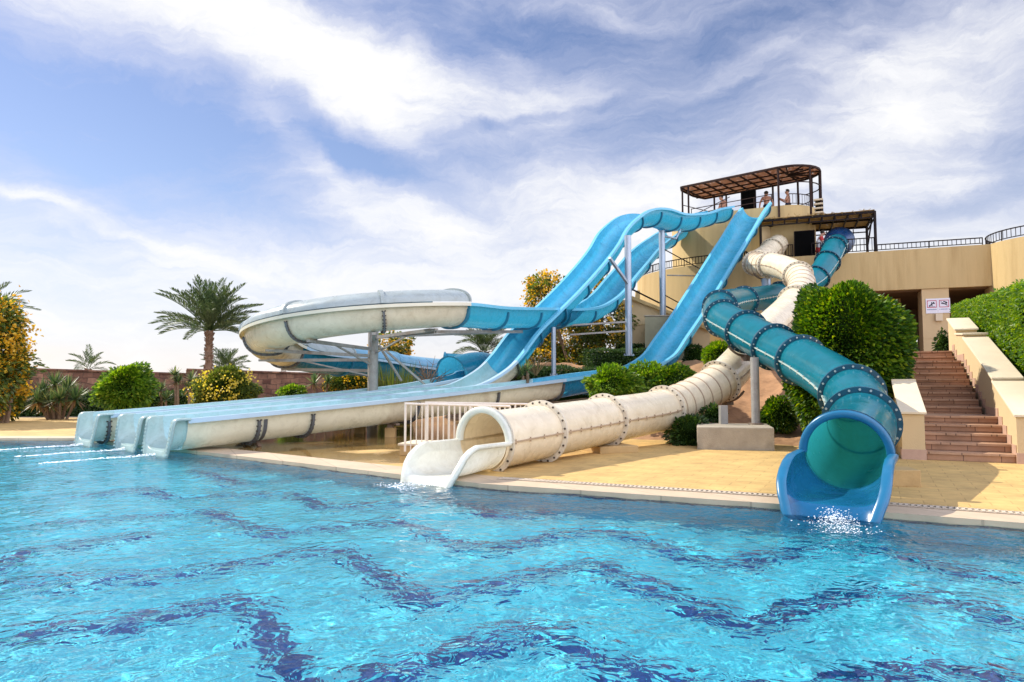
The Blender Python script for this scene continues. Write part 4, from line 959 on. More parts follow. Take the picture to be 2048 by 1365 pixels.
parapet(SW+.002, .42, [(-.05, .86, 1.6, 1.42), (1.6, 1.47, 4.6, 2.40), (4.6, 2.48, 5.7, 2.56), (5.7, 2.66, 6.9, 3.02)], 'pale stepped parapet with stone caps, right of the staircase and below the long hedge')
parapet(-.36, .34, [(-.05, .88, 1.5, 1.42), (1.5, 1.44, 2.55, 1.46), (2.55, 1.48, 5.2, 2.5)], 'low pale parapet on the near side of the staircase, beside the clipped bush')

# signs
def sign(c, w_, h_, label, kind):
    t_ = thing('sign', c, label, 'sign'); n = -WN; e = WD
    def pl(m_, a, b_, c_, d, lift, mi=0):
        f = lambda u, v: c+e*(u*w_)+V(0, 0, v*h_)+n*lift
        m_.quad(f(a, b_), f(c_, b_), f(c_, d), f(a, d), mi)
    m_ = MB(); m_.bar(c-e*w_/2+n*.012, c+e*w_/2+n*.012, .024, h_); plate = m_.build('plate', M['sign_white'], t_)
    m_ = MB()
    for a, b_, c_, d in ((-.40, -.12, .40, -.075), (-.40, .335, .40, .38), (-.40, -.075, -.345, .335), (.345, -.075, .40, .335)): pl(m_, a, b_, c_, d, .026)
    m_.build('red_border', M['sign_red'], plate)
    m_ = MB(); f = lambda u, v: c+e*(u*w_)+V(0, 0, v*h_)+n*.027
    def limb(pts, wd):
        for (a, b_), (c_, d) in zip(pts, pts[1:]):
            L = math.hypot((c_-a)*w_, (d-b_)*h_); px, py = -(d-b_)*h_/L*wd/w_, (c_-a)*w_/L*wd/h_
            m_.quad(f(a-px, b_-py), f(c_-px, d-py), f(c_+px, d+py), f(a+px, b_+py))
    def disc(u, v, r): m_.add([f(u+r*math.cos(k*.524)/w_, v+r*math.sin(k*.524)/h_) for k in range(12)], [tuple(range(12))])
    if kind == 0:
        limb([(-.24, -.01), (-.08, .07), (.08, .16)], .022); limb([(-.02, .11), (.0, .26)], .018); limb([(.08, .16), (.26, .15)], .016); limb([(-.08, .07), (.06, .02)], .016); disc(.15, .22, .03); limb([(-.28, -.045), (.28, -.035)], .007)
    else:
        limb([(-.24, .16), (-.02, .13), (.14, .09)], .022); limb([(-.06, .27), (.1, .25), (.22, .12)], .022); limb([(.06, .1), (.26, .02)], .016); disc(.20, .19, .032); limb([(-.28, .3), (.30, -.04)], .007)
    m_.build('pictogram', M['sign_ink'], plate)
    m_ = MB(); u = -.40; rs = np.random.default_rng(kind+4)
    while u < .38:
        ww = .02+.025*rs.random()
        if rs.random() > .14: pl(m_, u, -.27, min(.4, u+ww), -.225+.01*rs.random(), .026)
        u += ww+.012
    m_.build('caption', M['sign_blue'], plate)
def on_pillar(x, y): 
    r = ray(x, y); q = WA+WN*.06; k = (WN.x*q.x+WN.y*q.y)/(WN.x*r.x+WN.y*r.y); return O+r*k
sign(on_pillar(1863.5, 612.5), .43, .61, 'white sign on the pillar showing a running swimmer in a red square', 0)
sign(on_pillar(1888, 611.5), .43, .61, 'white sign on the pillar showing a diver in a red square', 1)
c = on_pillar(1877.5, 635); t_ = thing('junction_box', c, 'small beige junction box on the pillar below the two signs', 'box')
m_ = MB(); m_.bar(c-WD*.12-WN*.05, c+WD*.12-WN*.05, .1, .29); m_.build('case', M['stucco_light'], t_, .012); m_ = MB(); m_.bar(c-WD*.125-WN*.104, c+WD*.125-WN*.104, .01, .30); m_.build('lid', M['cap_stone'], t_)

# ------------------------------------------------------------------ posts, plinths, small supports
def post(x, ytop, ybase, Y, rad, label, mat=None, plate=True, head=None, group=None, name='support_post'):
    a, b_ = P(x, ybase, Y), P(x, ytop, Y); b_ = V(a.x, a.y, b_.z); t_ = thing(name, a, label, 'post', group)
    m_ = MB(); m_.cyl(a, b_, rad, n=20); m_.build('shaft', mat or M['galv'], t_)
    if plate:
        m_ = MB(); m_.cyl(a, a+V(0, 0, .03), rad*1.6, n=20)
        for k in range(6): an = k*1.047; m_.cyl(a+V(math.cos(an), math.sin(an), 0)*rad*1.35, a+V(math.cos(an), math.sin(an), 0)*rad*1.35+V(0, 0, .07), .018, n=6)
        m_.build('base_plate', mat or M['galv'], t_)
    if head is not None:
        m_ = MB(); m_.bar(b_, head, rad*1.1, rad*.7); m_.build('head_bracket', M['rust_steel'], t_)
    return t_, a, b_
pa, pa0, pa1 = post(1258, 472, 712, 24.3, .12, 'tall grey steel post under the hump slide, standing behind the dark hedge', head=None)
m_ = MB(); m_.bar(P(1258, 571, 24.3), P(1219, 516, 23.3), .09, .09); m_.build('strut', M['galv'], pa)
for y0, y1_ in ((637, 650), (656, 668)):
    m_ = MB(); m_.bar(P(1256, y1_-6, 24.3), P(1140, y0+14, 24.0), .06, .06); m_.build('strut', M['steel_grey'], pa)
pb, pb0, pb1 = post(1326, 462, 634, 28.2, .13, 'tall grey steel post standing on the olive concrete block')
m_ = MB(); m_.tube([P(1330, 473, 28.2), P(1352, 478, 28.1), P(1362, 455, 28.6)], .05, 6); m_.build('strut', M['galv'], pb)
for i, (a, b_, r) in enumerate((((1330, 500), (1440, 560), .022), ((1330, 591), (1420, 640), .022), ((1262, 578), (1350, 622), .035), ((1335, 551), (1420, 553), .03))):
    m_ = MB(); m_.cyl(P(*a, 28.1), P(*b_, 31.5 if i != 1 else 31.0), r, n=6); m_.build('tie_rod', M['black_iron'] if i in (0, 1, 2) else M['steel_grey'], pb)
post(1107.5, 655, 752, 22.2, .075, 'slim grey steel post under the hump slide, left of the dark hedge')
pc = thing('turn_post', P(745, 800, 20.6), 'thick grey post carrying the hooded slide turn on radiating steel arms', 'post')
c0, c1 = P(745, 800, 20.6), P(745, 662, 20.6); m_ = MB(); m_.cyl(V(c0.x, c0.y, DZ), V(c0.x, c0.y, c1.z), .155, n=22); m_.build('shaft', M['steel_grey'], pc)
for k in (1, 3, 5, 7, 9, 11):
    l_ = path3.near(turn[k]); p, t, sd, up_ = path3.frame(l_); end = p-up_*(DP+.06); c = V(c0.x, c0.y, end.z-.06+.1*(k % 3 == 0))
    m_ = MB(); m_.bar(c, end, .09, .09); m_.bar(end-sd*.25-V(0, 0, 0), end+sd*.25, .10, .06); arm = m_.build('arm', M['steel_grey'], pc)
    d2_ = V(c.x, c.y, c.z-.5); m_ = MB()
    if k % 4 != 1: continue
    m_.bar(d2_, c.lerp(end, .7), .045, .045); m_.build('brace', M['steel_grey'], arm)
for a, b_ in (((770, 700), (850, 770)), ((757, 690), (803, 762))):
    m_ = MB(); m_.bar(P(a[0], a[1], 20.8), P(b_[0], b_[1], 21.5), .06, .06); m_.build('strut', M['steel_grey'], pc)
m_ = MB(); q = path3.near(TP+V(0, 0, zt)); p1_ = path3.at(q-3.6)-V(0, 0, DP+.12); p2_ = path3.at(q+.6)-V(0, 0, DP+.12); m_.bar(p1_, p2_, .09, .09); m_.bar(V(c0.x, c0.y, p2_.z), p2_, .09, .09); m_.bar(V(c0.x, c0.y, p2_.z), p1_, .06, .06); m_.build('arm', M['steel_grey'], pc)
# long plinth with the posts of the two tubes
pln = thing('plinth', P(1470, 900, 13.2), 'long grey concrete plinth behind the white tube, carrying two slide posts', 'plinth')
q0_, q1_ = V(3.62, 13.45, 0), V(5.02, 13.15, 0); d = V(.35, 1.3, 0); m_ = MB(); PZ = .56
m_.hexa([V(q0_.x, q0_.y, .05), V(q1_.x, q1_.y, .05), V(q1_.x+d.x, q1_.y+d.y, .05), V(q0_.x+d.x, q0_.y+d.y, .05), V(q0_.x, q0_.y, PZ), V(q1_.x, q1_.y, PZ), V(q1_.x+d.x, q1_.y+d.y, PZ), V(q0_.x+d.x, q0_.y+d.y, PZ)]); m_.build('body', M['concrete'], pln, .02)
l_ = b_path.near(P(1510, 675, 15.6)); p, t, sd, up_ = b_path.frame(l_); t_ = thing('support_post', V(5.05, 14.2, PZ), 'round steel post on the plinth, holding up the teal tube', 'post')
tp = V(p.x, p.y, 0); m_ = MB(); bx = P(1512, 858, 14.2); m_.cyl(V(bx.x, bx.y, PZ), V(bx.x, bx.y, p.z-TR-.1), .085, n=16); m_.build('shaft', M['steel_grey'], t_)
m_ = MB(); m_.cyl(V(bx.x, bx.y, PZ), V(bx.x, bx.y, PZ+.03), .15, n=16); m_.build('base_plate', M['rust_steel'], t_)
def cradle(path, l, r, parent, down=.09, half=R(55)):
    p, t, sd, up_ = path.frame(l); A = []
    for rr, dl in ((r, -.05), (r+.05, -.05), (r+.05, .05), (r, .05)):
        A.append([p+t*dl+(sd*math.sin(a)-up_*math.cos(a))*rr for a in [(-1+2*k/10)*half for k in range(11)]])
    m_ = MB(); grid(m_, A, 0, False, False); q = p-up_*(r+.02); m_.box(q-V(0, 0, down/2), (.22, .16, down+.05), .5); return m_.build('cradle', M['rust_steel'], parent)
cradle(b_path, b_path.near(P(1500, 668, 15.9)), TR+.09, t_)
l_ = w_path.near(P(1444, 761, 16.3)); p, t, sd, up_ = w_path.frame(l_); t_ = thing('support_post', V(p.x, p.y, PZ), 'short square post on the plinth under the bend of the white tube', 'post')
bx = P(1447, 852, 14.4); m_ = MB(); m_.bar(V(bx.x, bx.y, PZ), V(bx.x, bx.y, p.z-TR-.12), .15, .15); m_.build('shaft', M['steel_grey'], t_); cradle(w_path, l_, TR+.09, t_)
l_ = w_path.near(P(1208, 842, 13.1))+.12; p, t, sd, up_ = w_path.frame(l_); t_ = thing('pad', V(p.x, p.y, DZ), 'ochre concrete pad with a steel saddle under the white tube', 'plinth')
m_ = MB(); m_.box(V(p.x+.02, p.y-.1, DZ+.06), (.80, .8, .13), R(20)); m_.build('slab', M['concrete_ochre'], t_, .012)
m_ = MB(); m_.bar(V(p.x, p.y, DZ+.12), V(p.x, p.y, p.z-TR-.06), .12, .12); m_.bar(V(p.x-.2, p.y-.1, DZ+.2), V(p.x+.2, p.y+.1, DZ+.2), .1, .06); m_.build('saddle', M['rust_steel'], t_)
p, t, sd, up_ = b_path.frame(.9); t_ = thing('pad', V(p.x, p.y, DZ), 'small ochre concrete block beside the mouth of the teal tube', 'plinth'); c = G(1796, 972, DZ)
m_ = MB(); m_.box(V(c.x+.10, c.y+.12, DZ+.10), (.34, .4, .21), R(-10)); m_.build('slab', M['concrete_ochre'], t_, .012)
# post under the white bend
l_ = w_path.near(P(1528, 530, 26.1)); p, t, sd, up_ = w_path.frame(l_); bx = V(p.x+.02, p.y, 2.2); t_ = thing('support_post', bx, 'stout grey post holding the topmost bend of the white tube', 'post')
m_ = MB(); m_.cyl(bx, V(bx.x, bx.y, p.z-TR-.1), .17, n=18); m_.build('shaft', M['galv'], t_); cradle(w_path, l_, TR+.09, t_)
m_ = MB(); m_.bar(V(bx.x, bx.y, 3.9), V(bx.x+.75, bx.y-.35, 4.05), .08, .08); m_.bar(V(bx.x, bx.y, 3.5), V(bx.x+.6, bx.y-.35, 3.95), .06, .06); m_.build('strut', M['rust_steel'], t_)
# low legs under the lane runouts
def leg(o, tt, label, kind=0):
    c = V(o.x+DL.x*tt, o.y+DL.y*tt, DZ); zt_ = rim1(tt)-DP-.03; t_ = thing('runout_pier', c, label, 'post', 'low legs under the slide runouts')
    m_ = MB()
    if kind == 0:
        m_.bar(c, V(c.x, c.y, DZ+(zt_-DZ)*.72), .24, .24); m_.build('pier', M['concrete_ochre'], t_)
        m_ = MB(); m_.bar(V(c.x, c.y, DZ+(zt_-DZ)*.7), V(c.x, c.y, zt_), .14, .14); m_.bar(V(c.x, c.y, zt_)-NL*.3, V(c.x, c.y, zt_)+NL*.3, .1, .05); m_.build('saddle', M['rust_steel'], t_)
    else:
        m_.bar(c-NL*.35, V(c.x, c.y, zt_-.0)-NL*.22, .07, .07); m_.bar(c+NL*.35, V(c.x, c.y, zt_)+NL*.22, .07, .07); m_.build('frame', M['rust_steel'], t_)
        m_ = MB(); l_ = path1.near(V(c.x, c.y, rim1(tt))); p, t, sd, up_ = path1.frame(l_); A = []
        for dx in (-.04, .04): A.append([p+t*dx+sd*x+up_*y for x, y in u_profile(18, 2.5, HW+.02, DP+.02)][1:18])
        grid(m_, A, 0, False, False); m_.build('strap', M['joint'], t_)
leg(E1, 1.9, 'bent steel leg with a strap under the cream runout, close to the pool edge', 1)
leg(E1, Lc*.5, 'ochre pier under the middle of the cream runout nearest the railing')
leg(E2, Lc*.52, 'ochre pier under the middle slide runout, half hidden by the cream runout')
leg(E3, Lc*.36, 'low ochre pier farther back under the runout of the curved slide')
leg(E1, Lc*.97, 'ochre pier behind the white railing under the cream runout')

# white railing on its plinth
rp = thing('plinth', G(815, 914, DZ), 'low ochre plinth at the end of the white railing', 'plinth'); c = G(817, 912, DZ)
m_ = MB(); m_.box(V(c.x+.12, c.y+.35, DZ+.09), (.42, .75, .18), R(-12)); m_.build('body', M['concrete_ochre'], rp, .01); m_ = MB(); m_.box(V(c.x+.12, c.y+.35, DZ+.20), (.47, .8, .035), R(-12)); m_.build('cap', M['cap_stone'], rp)
def white_rail(x0, y0, Y0, x1, y1, Y1, ztop0, zb, label, gap):
    a, b_ = P(x0, y0, Y0), P(x1, y1, Y1); pts = [V(a.x, a.y, zb), V(b_.x, b_.y, zb)]
    t_ = thing('railing', pts[0], label, 'railing', 'white railings beside the white tube'); L = (pts[1]-pts[0]).length; n = int(L/gap)
    m_ = MB(); m_.tube([a+(a-b_).normalized()*.02, b_], .022, 8); m_.build('rail', M['white_paint'], t_)
    m_ = MB()
    for k in range(1, n):
        q = pts[0].lerp(pts[1], k/n); tz = a.z+(b_.z-a.z)*k/n
        if k % 4: m_.cyl(q, V(q.x, q.y, tz), .0095, n=6, caps=False)
    m_.build('baluster_panel', M['white_paint'], t_)
    for k in range(0, n+1, 4): q = pts[0].lerp(pts[1], k/n); m_ = MB(); m_.cyl(q, V(q.x, q.y, a.z+(b_.z-a.z)*k/n), .019, n=8); m_.build('post', M['white_paint'], t_)
white_rail(811, 808, 11.2, 1020, 813, 12.0, 0, .30, 'front white metal railing, its end post on the low plinth', .09)
white_rail(852, 806, 12.6, 1062, 809, 13.4, 0, .14, 'rear white metal railing seen through the bars of the front one', .11)
# ------------------------------------------------------------------ plants
def leaf_quads(pts, nrm, size, aspect=.5, outw=.6, droop=.2, seed=0, fold=.25):
    """one bent rhombic leaf (two quads sharing the midrib would double the count: one quad) per point"""
    rs = np.random.default_rng(seed); n = len(pts)
    d = nrm*outw*.45+rs.normal(size=(n, 3))*.62; d[:, 2] -= droop*1.5; d /= np.linalg.norm(d, axis=1)[:, None]
    s_ = np.cross(d, nrm+rs.normal(size=(n, 3))*.7); s_ /= np.linalg.norm(s_, axis=1)[:, None]+1e-9
    nn = np.cross(s_, d); L = (size*(.65+.7*rs.random(n)))[:, None]
    v = np.empty((n, 4, 3)); v[:, 0] = pts; v[:, 1] = pts+d*L*.5+s_*L*aspect*.5+nn*L*fold*.5; v[:, 2] = pts+d*L-nn*L*.1; v[:, 3] = pts+d*L*.5-s_*L*aspect*.5+nn*L*fold*.5
    return v.reshape(-1, 3), np.arange(n*4).reshape(n, 4)
def lumps(d, seed, k=7, amp=.16, fr=3.):
    rs = np.random.default_rng(seed); f = np.zeros(len(d))
    for i in range(k): w = rs.normal(size=3)*fr; f += np.sin(d@w+rs.random()*6.28)
    return 1+amp*f/math.sqrt(k)*1.2
def ell_points(n, rad, seed, amp=.16, inner=.3, fr=3., flat=None):
    rs = np.random.default_rng(seed); d = rs.normal(size=(n, 3)); d /= np.linalg.norm(d, axis=1)[:, None]
    if flat is not None:
        q = np.abs(d)**(2/flat); d2 = np.sign(d)*np.abs(d); m_ = (np.abs(d2)**flat).sum(1)**(1/flat); sh = d2/m_[:, None]
    else: sh = d
    r = lumps(d, seed, amp=amp, fr=fr)*np.where(rs.random(n) < inner, .60+.3*rs.random(n), .88+.14*rs.random(n))
    return sh*r[:, None]*np.array(rad), d
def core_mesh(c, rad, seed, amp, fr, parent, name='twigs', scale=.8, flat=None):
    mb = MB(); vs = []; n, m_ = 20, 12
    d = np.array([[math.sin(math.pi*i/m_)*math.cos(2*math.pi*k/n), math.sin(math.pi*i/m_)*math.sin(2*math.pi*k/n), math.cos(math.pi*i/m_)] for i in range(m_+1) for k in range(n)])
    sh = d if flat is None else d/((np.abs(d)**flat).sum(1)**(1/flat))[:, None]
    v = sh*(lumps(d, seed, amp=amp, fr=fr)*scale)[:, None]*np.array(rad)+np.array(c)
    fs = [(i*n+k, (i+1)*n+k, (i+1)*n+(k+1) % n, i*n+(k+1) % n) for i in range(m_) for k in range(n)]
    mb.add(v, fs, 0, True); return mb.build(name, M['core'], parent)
def bush(name, c, rad, n, size, mat, label, cat='bush', seed=1, amp=.14, fr=3., flat=None, flowers=None, fn=0, fsize=.06, stem=True, core=.78, aspect=.55, inner=.3, base=None, group=None, fl_top=0., outw=.6):
    c = Vector(c); t_ = thing(name, V(c.x, c.y, base if base is not None else c.z-rad[2]), label, cat, group)
    p, d = ell_points(n, rad, seed, amp, inner, fr, flat); nr = d/np.array(rad); nr /= np.linalg.norm(nr, axis=1)[:, None]
    v, f = leaf_quads(p+np.array(c), nr, size*np.where(np.random.default_rng(seed+77).random(len(p)) < .25, 1.35, .95), aspect, outw, .2, seed); mi = np.zeros(len(f), int); mats = [mat]
    if flowers is not None:
        # blossoms grow in clusters
        rs = np.random.default_rng(seed+9); k = max(1, fn//14); cc, dd = ell_points(k, rad, seed+3, amp, 0, fr, flat)
        ok = cc[:, 2] > -rad[2]*(1-fl_top); cc, dd = cc[ok], dd[ok]; k = len(cc)
        q = (cc*1.02)[:, None, :]+rs.normal(size=(k, 14, 3))*fsize*1.3; q = q.reshape(-1, 3)+np.array(c)
        v2, f2 = leaf_quads(q, np.repeat(dd, 14, 0), fsize, .9, .8, 0, seed+5); f = np.concatenate([f, f2+len(v)]); v = np.concatenate([v, v2]); mi = np.concatenate([mi, np.ones(len(f2), int)]); mats = [mat, flowers]
    npmesh('foliage', v, f, mats, mi, t_)
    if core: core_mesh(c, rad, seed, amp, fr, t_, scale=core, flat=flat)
    if stem:
        m_ = MB(); zb = base if base is not None else c.z-rad[2]*1.1
        for k in range(4):
            a = k*1.7+seed; q = V(c.x+.06*math.cos(a), c.y+.06*math.sin(a), zb-.1); m_.tube([q, q.lerp(c, .5)+V(math.cos(a), math.sin(a), 0)*rad[0]*.15, V(c.x+rad[0]*.4*math.cos(a), c.y+rad[0]*.4*math.sin(a), c.z)], [.035, .03, .015], 6)
        m_.build('stem', M['bark'], t_)
    return t_
def hedge(name, a, b_, width, z0, z1_, n, size, mat, label, seed=1, lump=.08, cat='hedge', z0b=None, z1b=None, core=True):
    """clipped hedge: a box between plan points a and b (near face line), leaves over all its faces"""
    a, b_ = Vector(a), Vector(b_); t_ = thing(name, V(a.x, a.y, z0), label, cat); rs = np.random.default_rng(seed)
    e = b_-a; L = V(e.x, e.y, 0).length; e = V(e.x, e.y, 0)/L; w_ = V(-e.y, e.x, 0)
    z0b = z0 if z0b is None else z0b; z1b = z1_ if z1b is None else z1b; H = z1_-z0
    sgn = 1 if width > 0 else -1; aw = abs(width); ar = np.array([L*H, L*H*.5, L*aw, aw*H, aw*H]); ch = rs.choice(5, n, p=ar/ar.sum()); u = rs.random(n); q = rs.random(n)
    s_ = np.where(ch < 3, u*L, np.where(ch == 3, 0, L)); d = np.choose(ch, [0*u, 0*u+width, q*width, u*width, u*width]); h = np.choose(ch, [q, q, 0*q+1, q, q])
    nrm = np.choose(ch[:, None]*np.ones(3, int), [np.tile(-np.array(w_)*sgn, (n, 1)), np.tile(np.array(w_)*sgn, (n, 1)), np.tile([0, 0, 1.], (n, 1)), np.tile(-np.array(e), (n, 1)), np.tile(np.array(e), (n, 1))])
    zz0 = z0+(z0b-z0)*s_/L; zz1 = z1_+(z1b-z1_)*s_/L
    pts = np.array(a)[None, :]*[1, 1, 0]+s_[:, None]*np.array(e)+d[:, None]*np.array(w_); pts[:, 2] = zz0+h*(zz1-zz0)
    k = np.zeros(n)
    for i in range(6): w2 = rs.normal(size=3)*2.2; k += np.sin(pts@w2+rs.random()*6)
    pts += nrm*((k*lump*.5)-lump*1.3*rs.random(n)**1.5)[:, None]
    # soften the arrises
    edge = np.minimum(np.minimum(s_, L-s_), .5); pts[:, 2] -= np.where(ch == 2, 0, 0)
    v, f = leaf_quads(pts, nrm, size, .55, .6, .15, seed); npmesh('foliage', v, f, mat, None, t_)
    if core:
        m_ = MB(); g = size*.7+lump; A, B = a+e*g+w_*g, b_-e*g+w_*g; C, D = b_-e*g+w_*(width-g), a+e*g+w_*(width-g)
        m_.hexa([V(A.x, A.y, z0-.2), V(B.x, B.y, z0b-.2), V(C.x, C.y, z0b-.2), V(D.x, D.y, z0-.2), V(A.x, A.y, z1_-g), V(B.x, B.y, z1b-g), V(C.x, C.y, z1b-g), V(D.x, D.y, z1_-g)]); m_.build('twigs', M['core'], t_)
    return t_
def frond_verts(base, az_, el_, length, droop, nl, leafl, wid, rs, vee=.55, first=.16):
    """a feather leaf: rachis plus two rows of leaflets"""
    pts = []; n = 14; d = V(math.cos(az_)*math.cos(el_), math.sin(az_)*math.cos(el_), math.sin(el_)); p = Vector(base); e = el_
    for i in range(n+1):
        pts.append(p.copy()); e -= droop/n*(.5+1.2*i/n); p = p+V(math.cos(az_)*math.cos(e), math.sin(az_)*math.cos(e), math.sin(e))*(length/n)
    vs = []; fs = []; side = V(-math.sin(az_), math.cos(az_), 0)
    for i in range(n):      # rachis
        w_ = .028*(1-i/n*.8)*length/2.5; b0 = len(vs); t = (pts[i+1]-pts[i]).normalized(); up = side.cross(t)
        vs += [pts[i]-side*w_, pts[i]+side*w_, pts[i+1]+side*w_*.9, pts[i+1]-side*w_*.9]; fs.append((b0, b0+1, b0+2, b0+3))
        b0 = len(vs); vs += [pts[i]-up*w_, pts[i]+up*w_, pts[i+1]+up*w_*.9, pts[i+1]-up*w_*.9]; fs.append((b0, b0+1, b0+2, b0+3))
    for k in range(nl):
        f = first+(1-first)*(k+.5)/nl; x = f*n; i = min(n-1, int(x)); q = pts[i].lerp(pts[i+1], x-i); t = (pts[i+1]-pts[i]).normalized(); up = side.cross(t)*-1
        if up.z < 0: up = -up
        ll = leafl*(.45+.75*math.sin(math.pi*min(1, .18+.80*f)))
        for sg in (-1, 1):
            dd = (t*(.62+.5*f)+side*sg*.75+up*(vee+.25*rs.random()-.1)+Vector(rs.normal(0, .09, 3))).normalized()
            nn = dd.cross(t).normalized(); wv = nn.cross(dd).normalized()*wid; L = ll*(.85+.3*rs.random()); b0 = len(vs); mid = q+dd*L*.55-V(0, 0, L*.03)
            vs += [q, mid+wv, q+dd*L-V(0, 0, L*.16), mid-wv]; fs.append((b0, b0+1, b0+2, b0+3))
    return vs, fs
def palm(name, base, top, nf, length, label, seed=1, trunk_r=.2, mat='leaf_palm', elr=(-.15, 1.35), leafl=.42, azr=None, nl=36, wid=.016, droop=(.7, 1.3), trunk=True, cat='palm tree', lean=0.):
    rs = np.random.default_rng(seed); base, top = Vector(base), Vector(top); t_ = thing(name, base, label, cat)
    if trunk:
        m_ = MB(); n = max(6, int((top-base).length/.09)); ps = []; rr = []
        for i in range(n+1):
            f = i/n; ps.append(base.lerp(top, f)+V(lean*math.sin(f*3), 0, 0)); rr.append(trunk_r*(1.12-.22*f)*(1.07 if i % 2 else .95)*(1+.25*max(0, f-.82)/.18))
        m_.tube(ps, rr, 14)
        for i in range(int(n*5)):                     # stubs of cut leaf bases
            f = rs.random(); a = rs.random()*6.283; c = base.lerp(top, f)+V(lean*math.sin(f*3), 0, 0); r_ = trunk_r*(1.1-.2*f)*(1+.25*max(0, f-.82)/.18)
            q = c+V(math.cos(a), math.sin(a), 0)*r_; m_.bar(q-V(0, 0, .03), q+V(math.cos(a)*.07, math.sin(a)*.07, .08), .07*trunk_r/.2, .04)
        m_.build('trunk', M['trunk'], t_)
    for k in range(nf):
        f = k/max(1, nf-1); el_ = elr[0]+(elr[1]-elr[0])*f**.85+rs.normal(0, .07); a = k*2.39996+rs.normal(0, .15)
        if azr: a = azr[0]+(azr[1]-azr[0])*rs.random()
        vs, fs = frond_verts(top+V(math.cos(a), math.sin(a), 0)*trunk_r*.4+V(0, 0, .15*f), a, el_, length*(.8+.3*rs.random())*(1-.18*f), droop[0]+(droop[1]-droop[0])*(1-f)*rs.random()+.15, nl, leafl, wid, rs)
        m_ = MB(); m_.add(vs, fs); m_.build('frond', M[mat], t_)
    return t_
def rosette(vs, fs, mi, c, n, L, wd, rs, elr=(-.5, 1.4), dead=.15):
    for k in range(n):
        f = rs.random(); el_ = elr[0]+(elr[1]-elr[0])*f; a = rs.random()*6.283; d = V(math.cos(a)*math.cos(el_), math.sin(a)*math.cos(el_), math.sin(el_)); s_ = V(-math.sin(a), math.cos(a), 0)*wd
        l = L*(.75+.4*rs.random()); b0 = len(vs); c = Vector(c); vs += [c-s_*.6, c+s_*.6, c+d*l*.45+s_, c+d*l-V(0, 0, .10*l*(1-f)), c+d*l*.45-s_]
        fs.append((b0, b0+1, b0+2, b0+4)); fs.append((b0+4, b0+2, b0+3)); mm = 1 if f < dead else 0; mi += [mm, mm]
def yucca(name, heads, base, label, L=.6, n=80, wd=.022, seed=1, stem_r=.05, cat='yucca', elr=(-.6, 1.45)):
    rs = np.random.default_rng(seed); base = Vector(base); t_ = thing(name, base, label, cat); st_ = MB(); mb = MB(); vs, fs, mi = [], [], []
    for h in heads:
        h = Vector(h); b_ = V(base.x+(h.x-base.x)*.45, base.y+(h.y-base.y)*.45, base.z-.05); st_.tube([b_, b_.lerp(h, .5)+V(.02, 0, 0), h], [stem_r*1.2, stem_r, stem_r*.9], 8); rosette(vs, fs, mi, h, n, L, wd, rs, elr)
    st_.build('stem', M['bark'], t_)
    for q in (0, 1):
        m_ = mb
    b0 = len(mb.v); mb.v += [tuple(p) for p in vs]; mb.f += [[i+b0 for i in f] for f in fs]; mb.m += mi; mb.sm += [False]*len(fs)
    mb.build('leaf_rosette', [M['leaf_yucca'], M['leaf_dead']], t_); return t_
def PG(x, y, Y, z=None):
    p = P(x, y, Y); return V(p.x, p.y, p.z if z is None else z)

# clipped bush beside the stairs, long hedge on the right
c = P(1701, 722, 14.3)
bush('clipped_bush', V(c.x-.12, c.y, 1.78), (.96, 1.03, 1.56), 32000, .085, M['leaf_topiary'], 'tall clipped bush with a bright top and dark face between teal tube and staircase', seed=4, amp=.085, fr=3.8, flat=3.2, core=.88, base=.25, inner=.2, aspect=.6)
hedge('long_hedge', SQ(.3, SW+.62, 0), SQ(10.4, SW+.55, 0), -2.6, .4, 3.16, 46000, .075, M['leaf_hedge'], 'long tall bright green clipped hedge along the right side of the staircase', seed=6, lump=.05, z1b=3.72, z0b=2.0, core=False)
hx0, hx1 = SQ(.45, SW+.85, 0), SQ(10.2, SW+.85, 0); m_ = MB(); e_ = SP*2.2
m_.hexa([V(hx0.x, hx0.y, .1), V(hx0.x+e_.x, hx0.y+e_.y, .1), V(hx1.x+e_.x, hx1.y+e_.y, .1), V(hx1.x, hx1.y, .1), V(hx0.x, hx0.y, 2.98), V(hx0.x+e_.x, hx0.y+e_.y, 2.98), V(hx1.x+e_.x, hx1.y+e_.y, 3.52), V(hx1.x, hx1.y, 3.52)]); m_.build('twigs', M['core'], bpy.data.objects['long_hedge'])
bush('small_bush', PG(1886, 690, 18.6), (.16, .2, .32), 500, .07, M['leaf_dark'], 'tiny dark bush at the top of the staircase beside the parapet', seed=8, base=2.2)
bush('small_bush', PG(1556, 832, 15.2), (.37, .37, .36), 2600, .065, M['leaf_topiary'], 'small round clipped bush on the bare earth right of the plinth', seed=9, amp=.12, base=.4)
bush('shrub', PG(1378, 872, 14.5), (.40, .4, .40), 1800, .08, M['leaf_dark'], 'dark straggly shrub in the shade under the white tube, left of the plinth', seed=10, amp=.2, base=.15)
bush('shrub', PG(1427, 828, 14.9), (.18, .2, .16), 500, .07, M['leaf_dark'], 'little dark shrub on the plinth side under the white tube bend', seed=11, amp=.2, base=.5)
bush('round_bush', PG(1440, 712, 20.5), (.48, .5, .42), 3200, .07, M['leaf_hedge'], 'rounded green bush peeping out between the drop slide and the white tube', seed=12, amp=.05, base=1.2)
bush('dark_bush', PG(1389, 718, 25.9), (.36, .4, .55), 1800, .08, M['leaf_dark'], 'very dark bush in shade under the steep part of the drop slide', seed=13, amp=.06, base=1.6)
bush('front_bush', PG(1222, 772, 17.2), (.66, .5, .36), 5200, .085, M['leaf_fresh'], 'loose green bush above the white tube, in front of the drop slide bend', seed=14, amp=.22, base=.6)
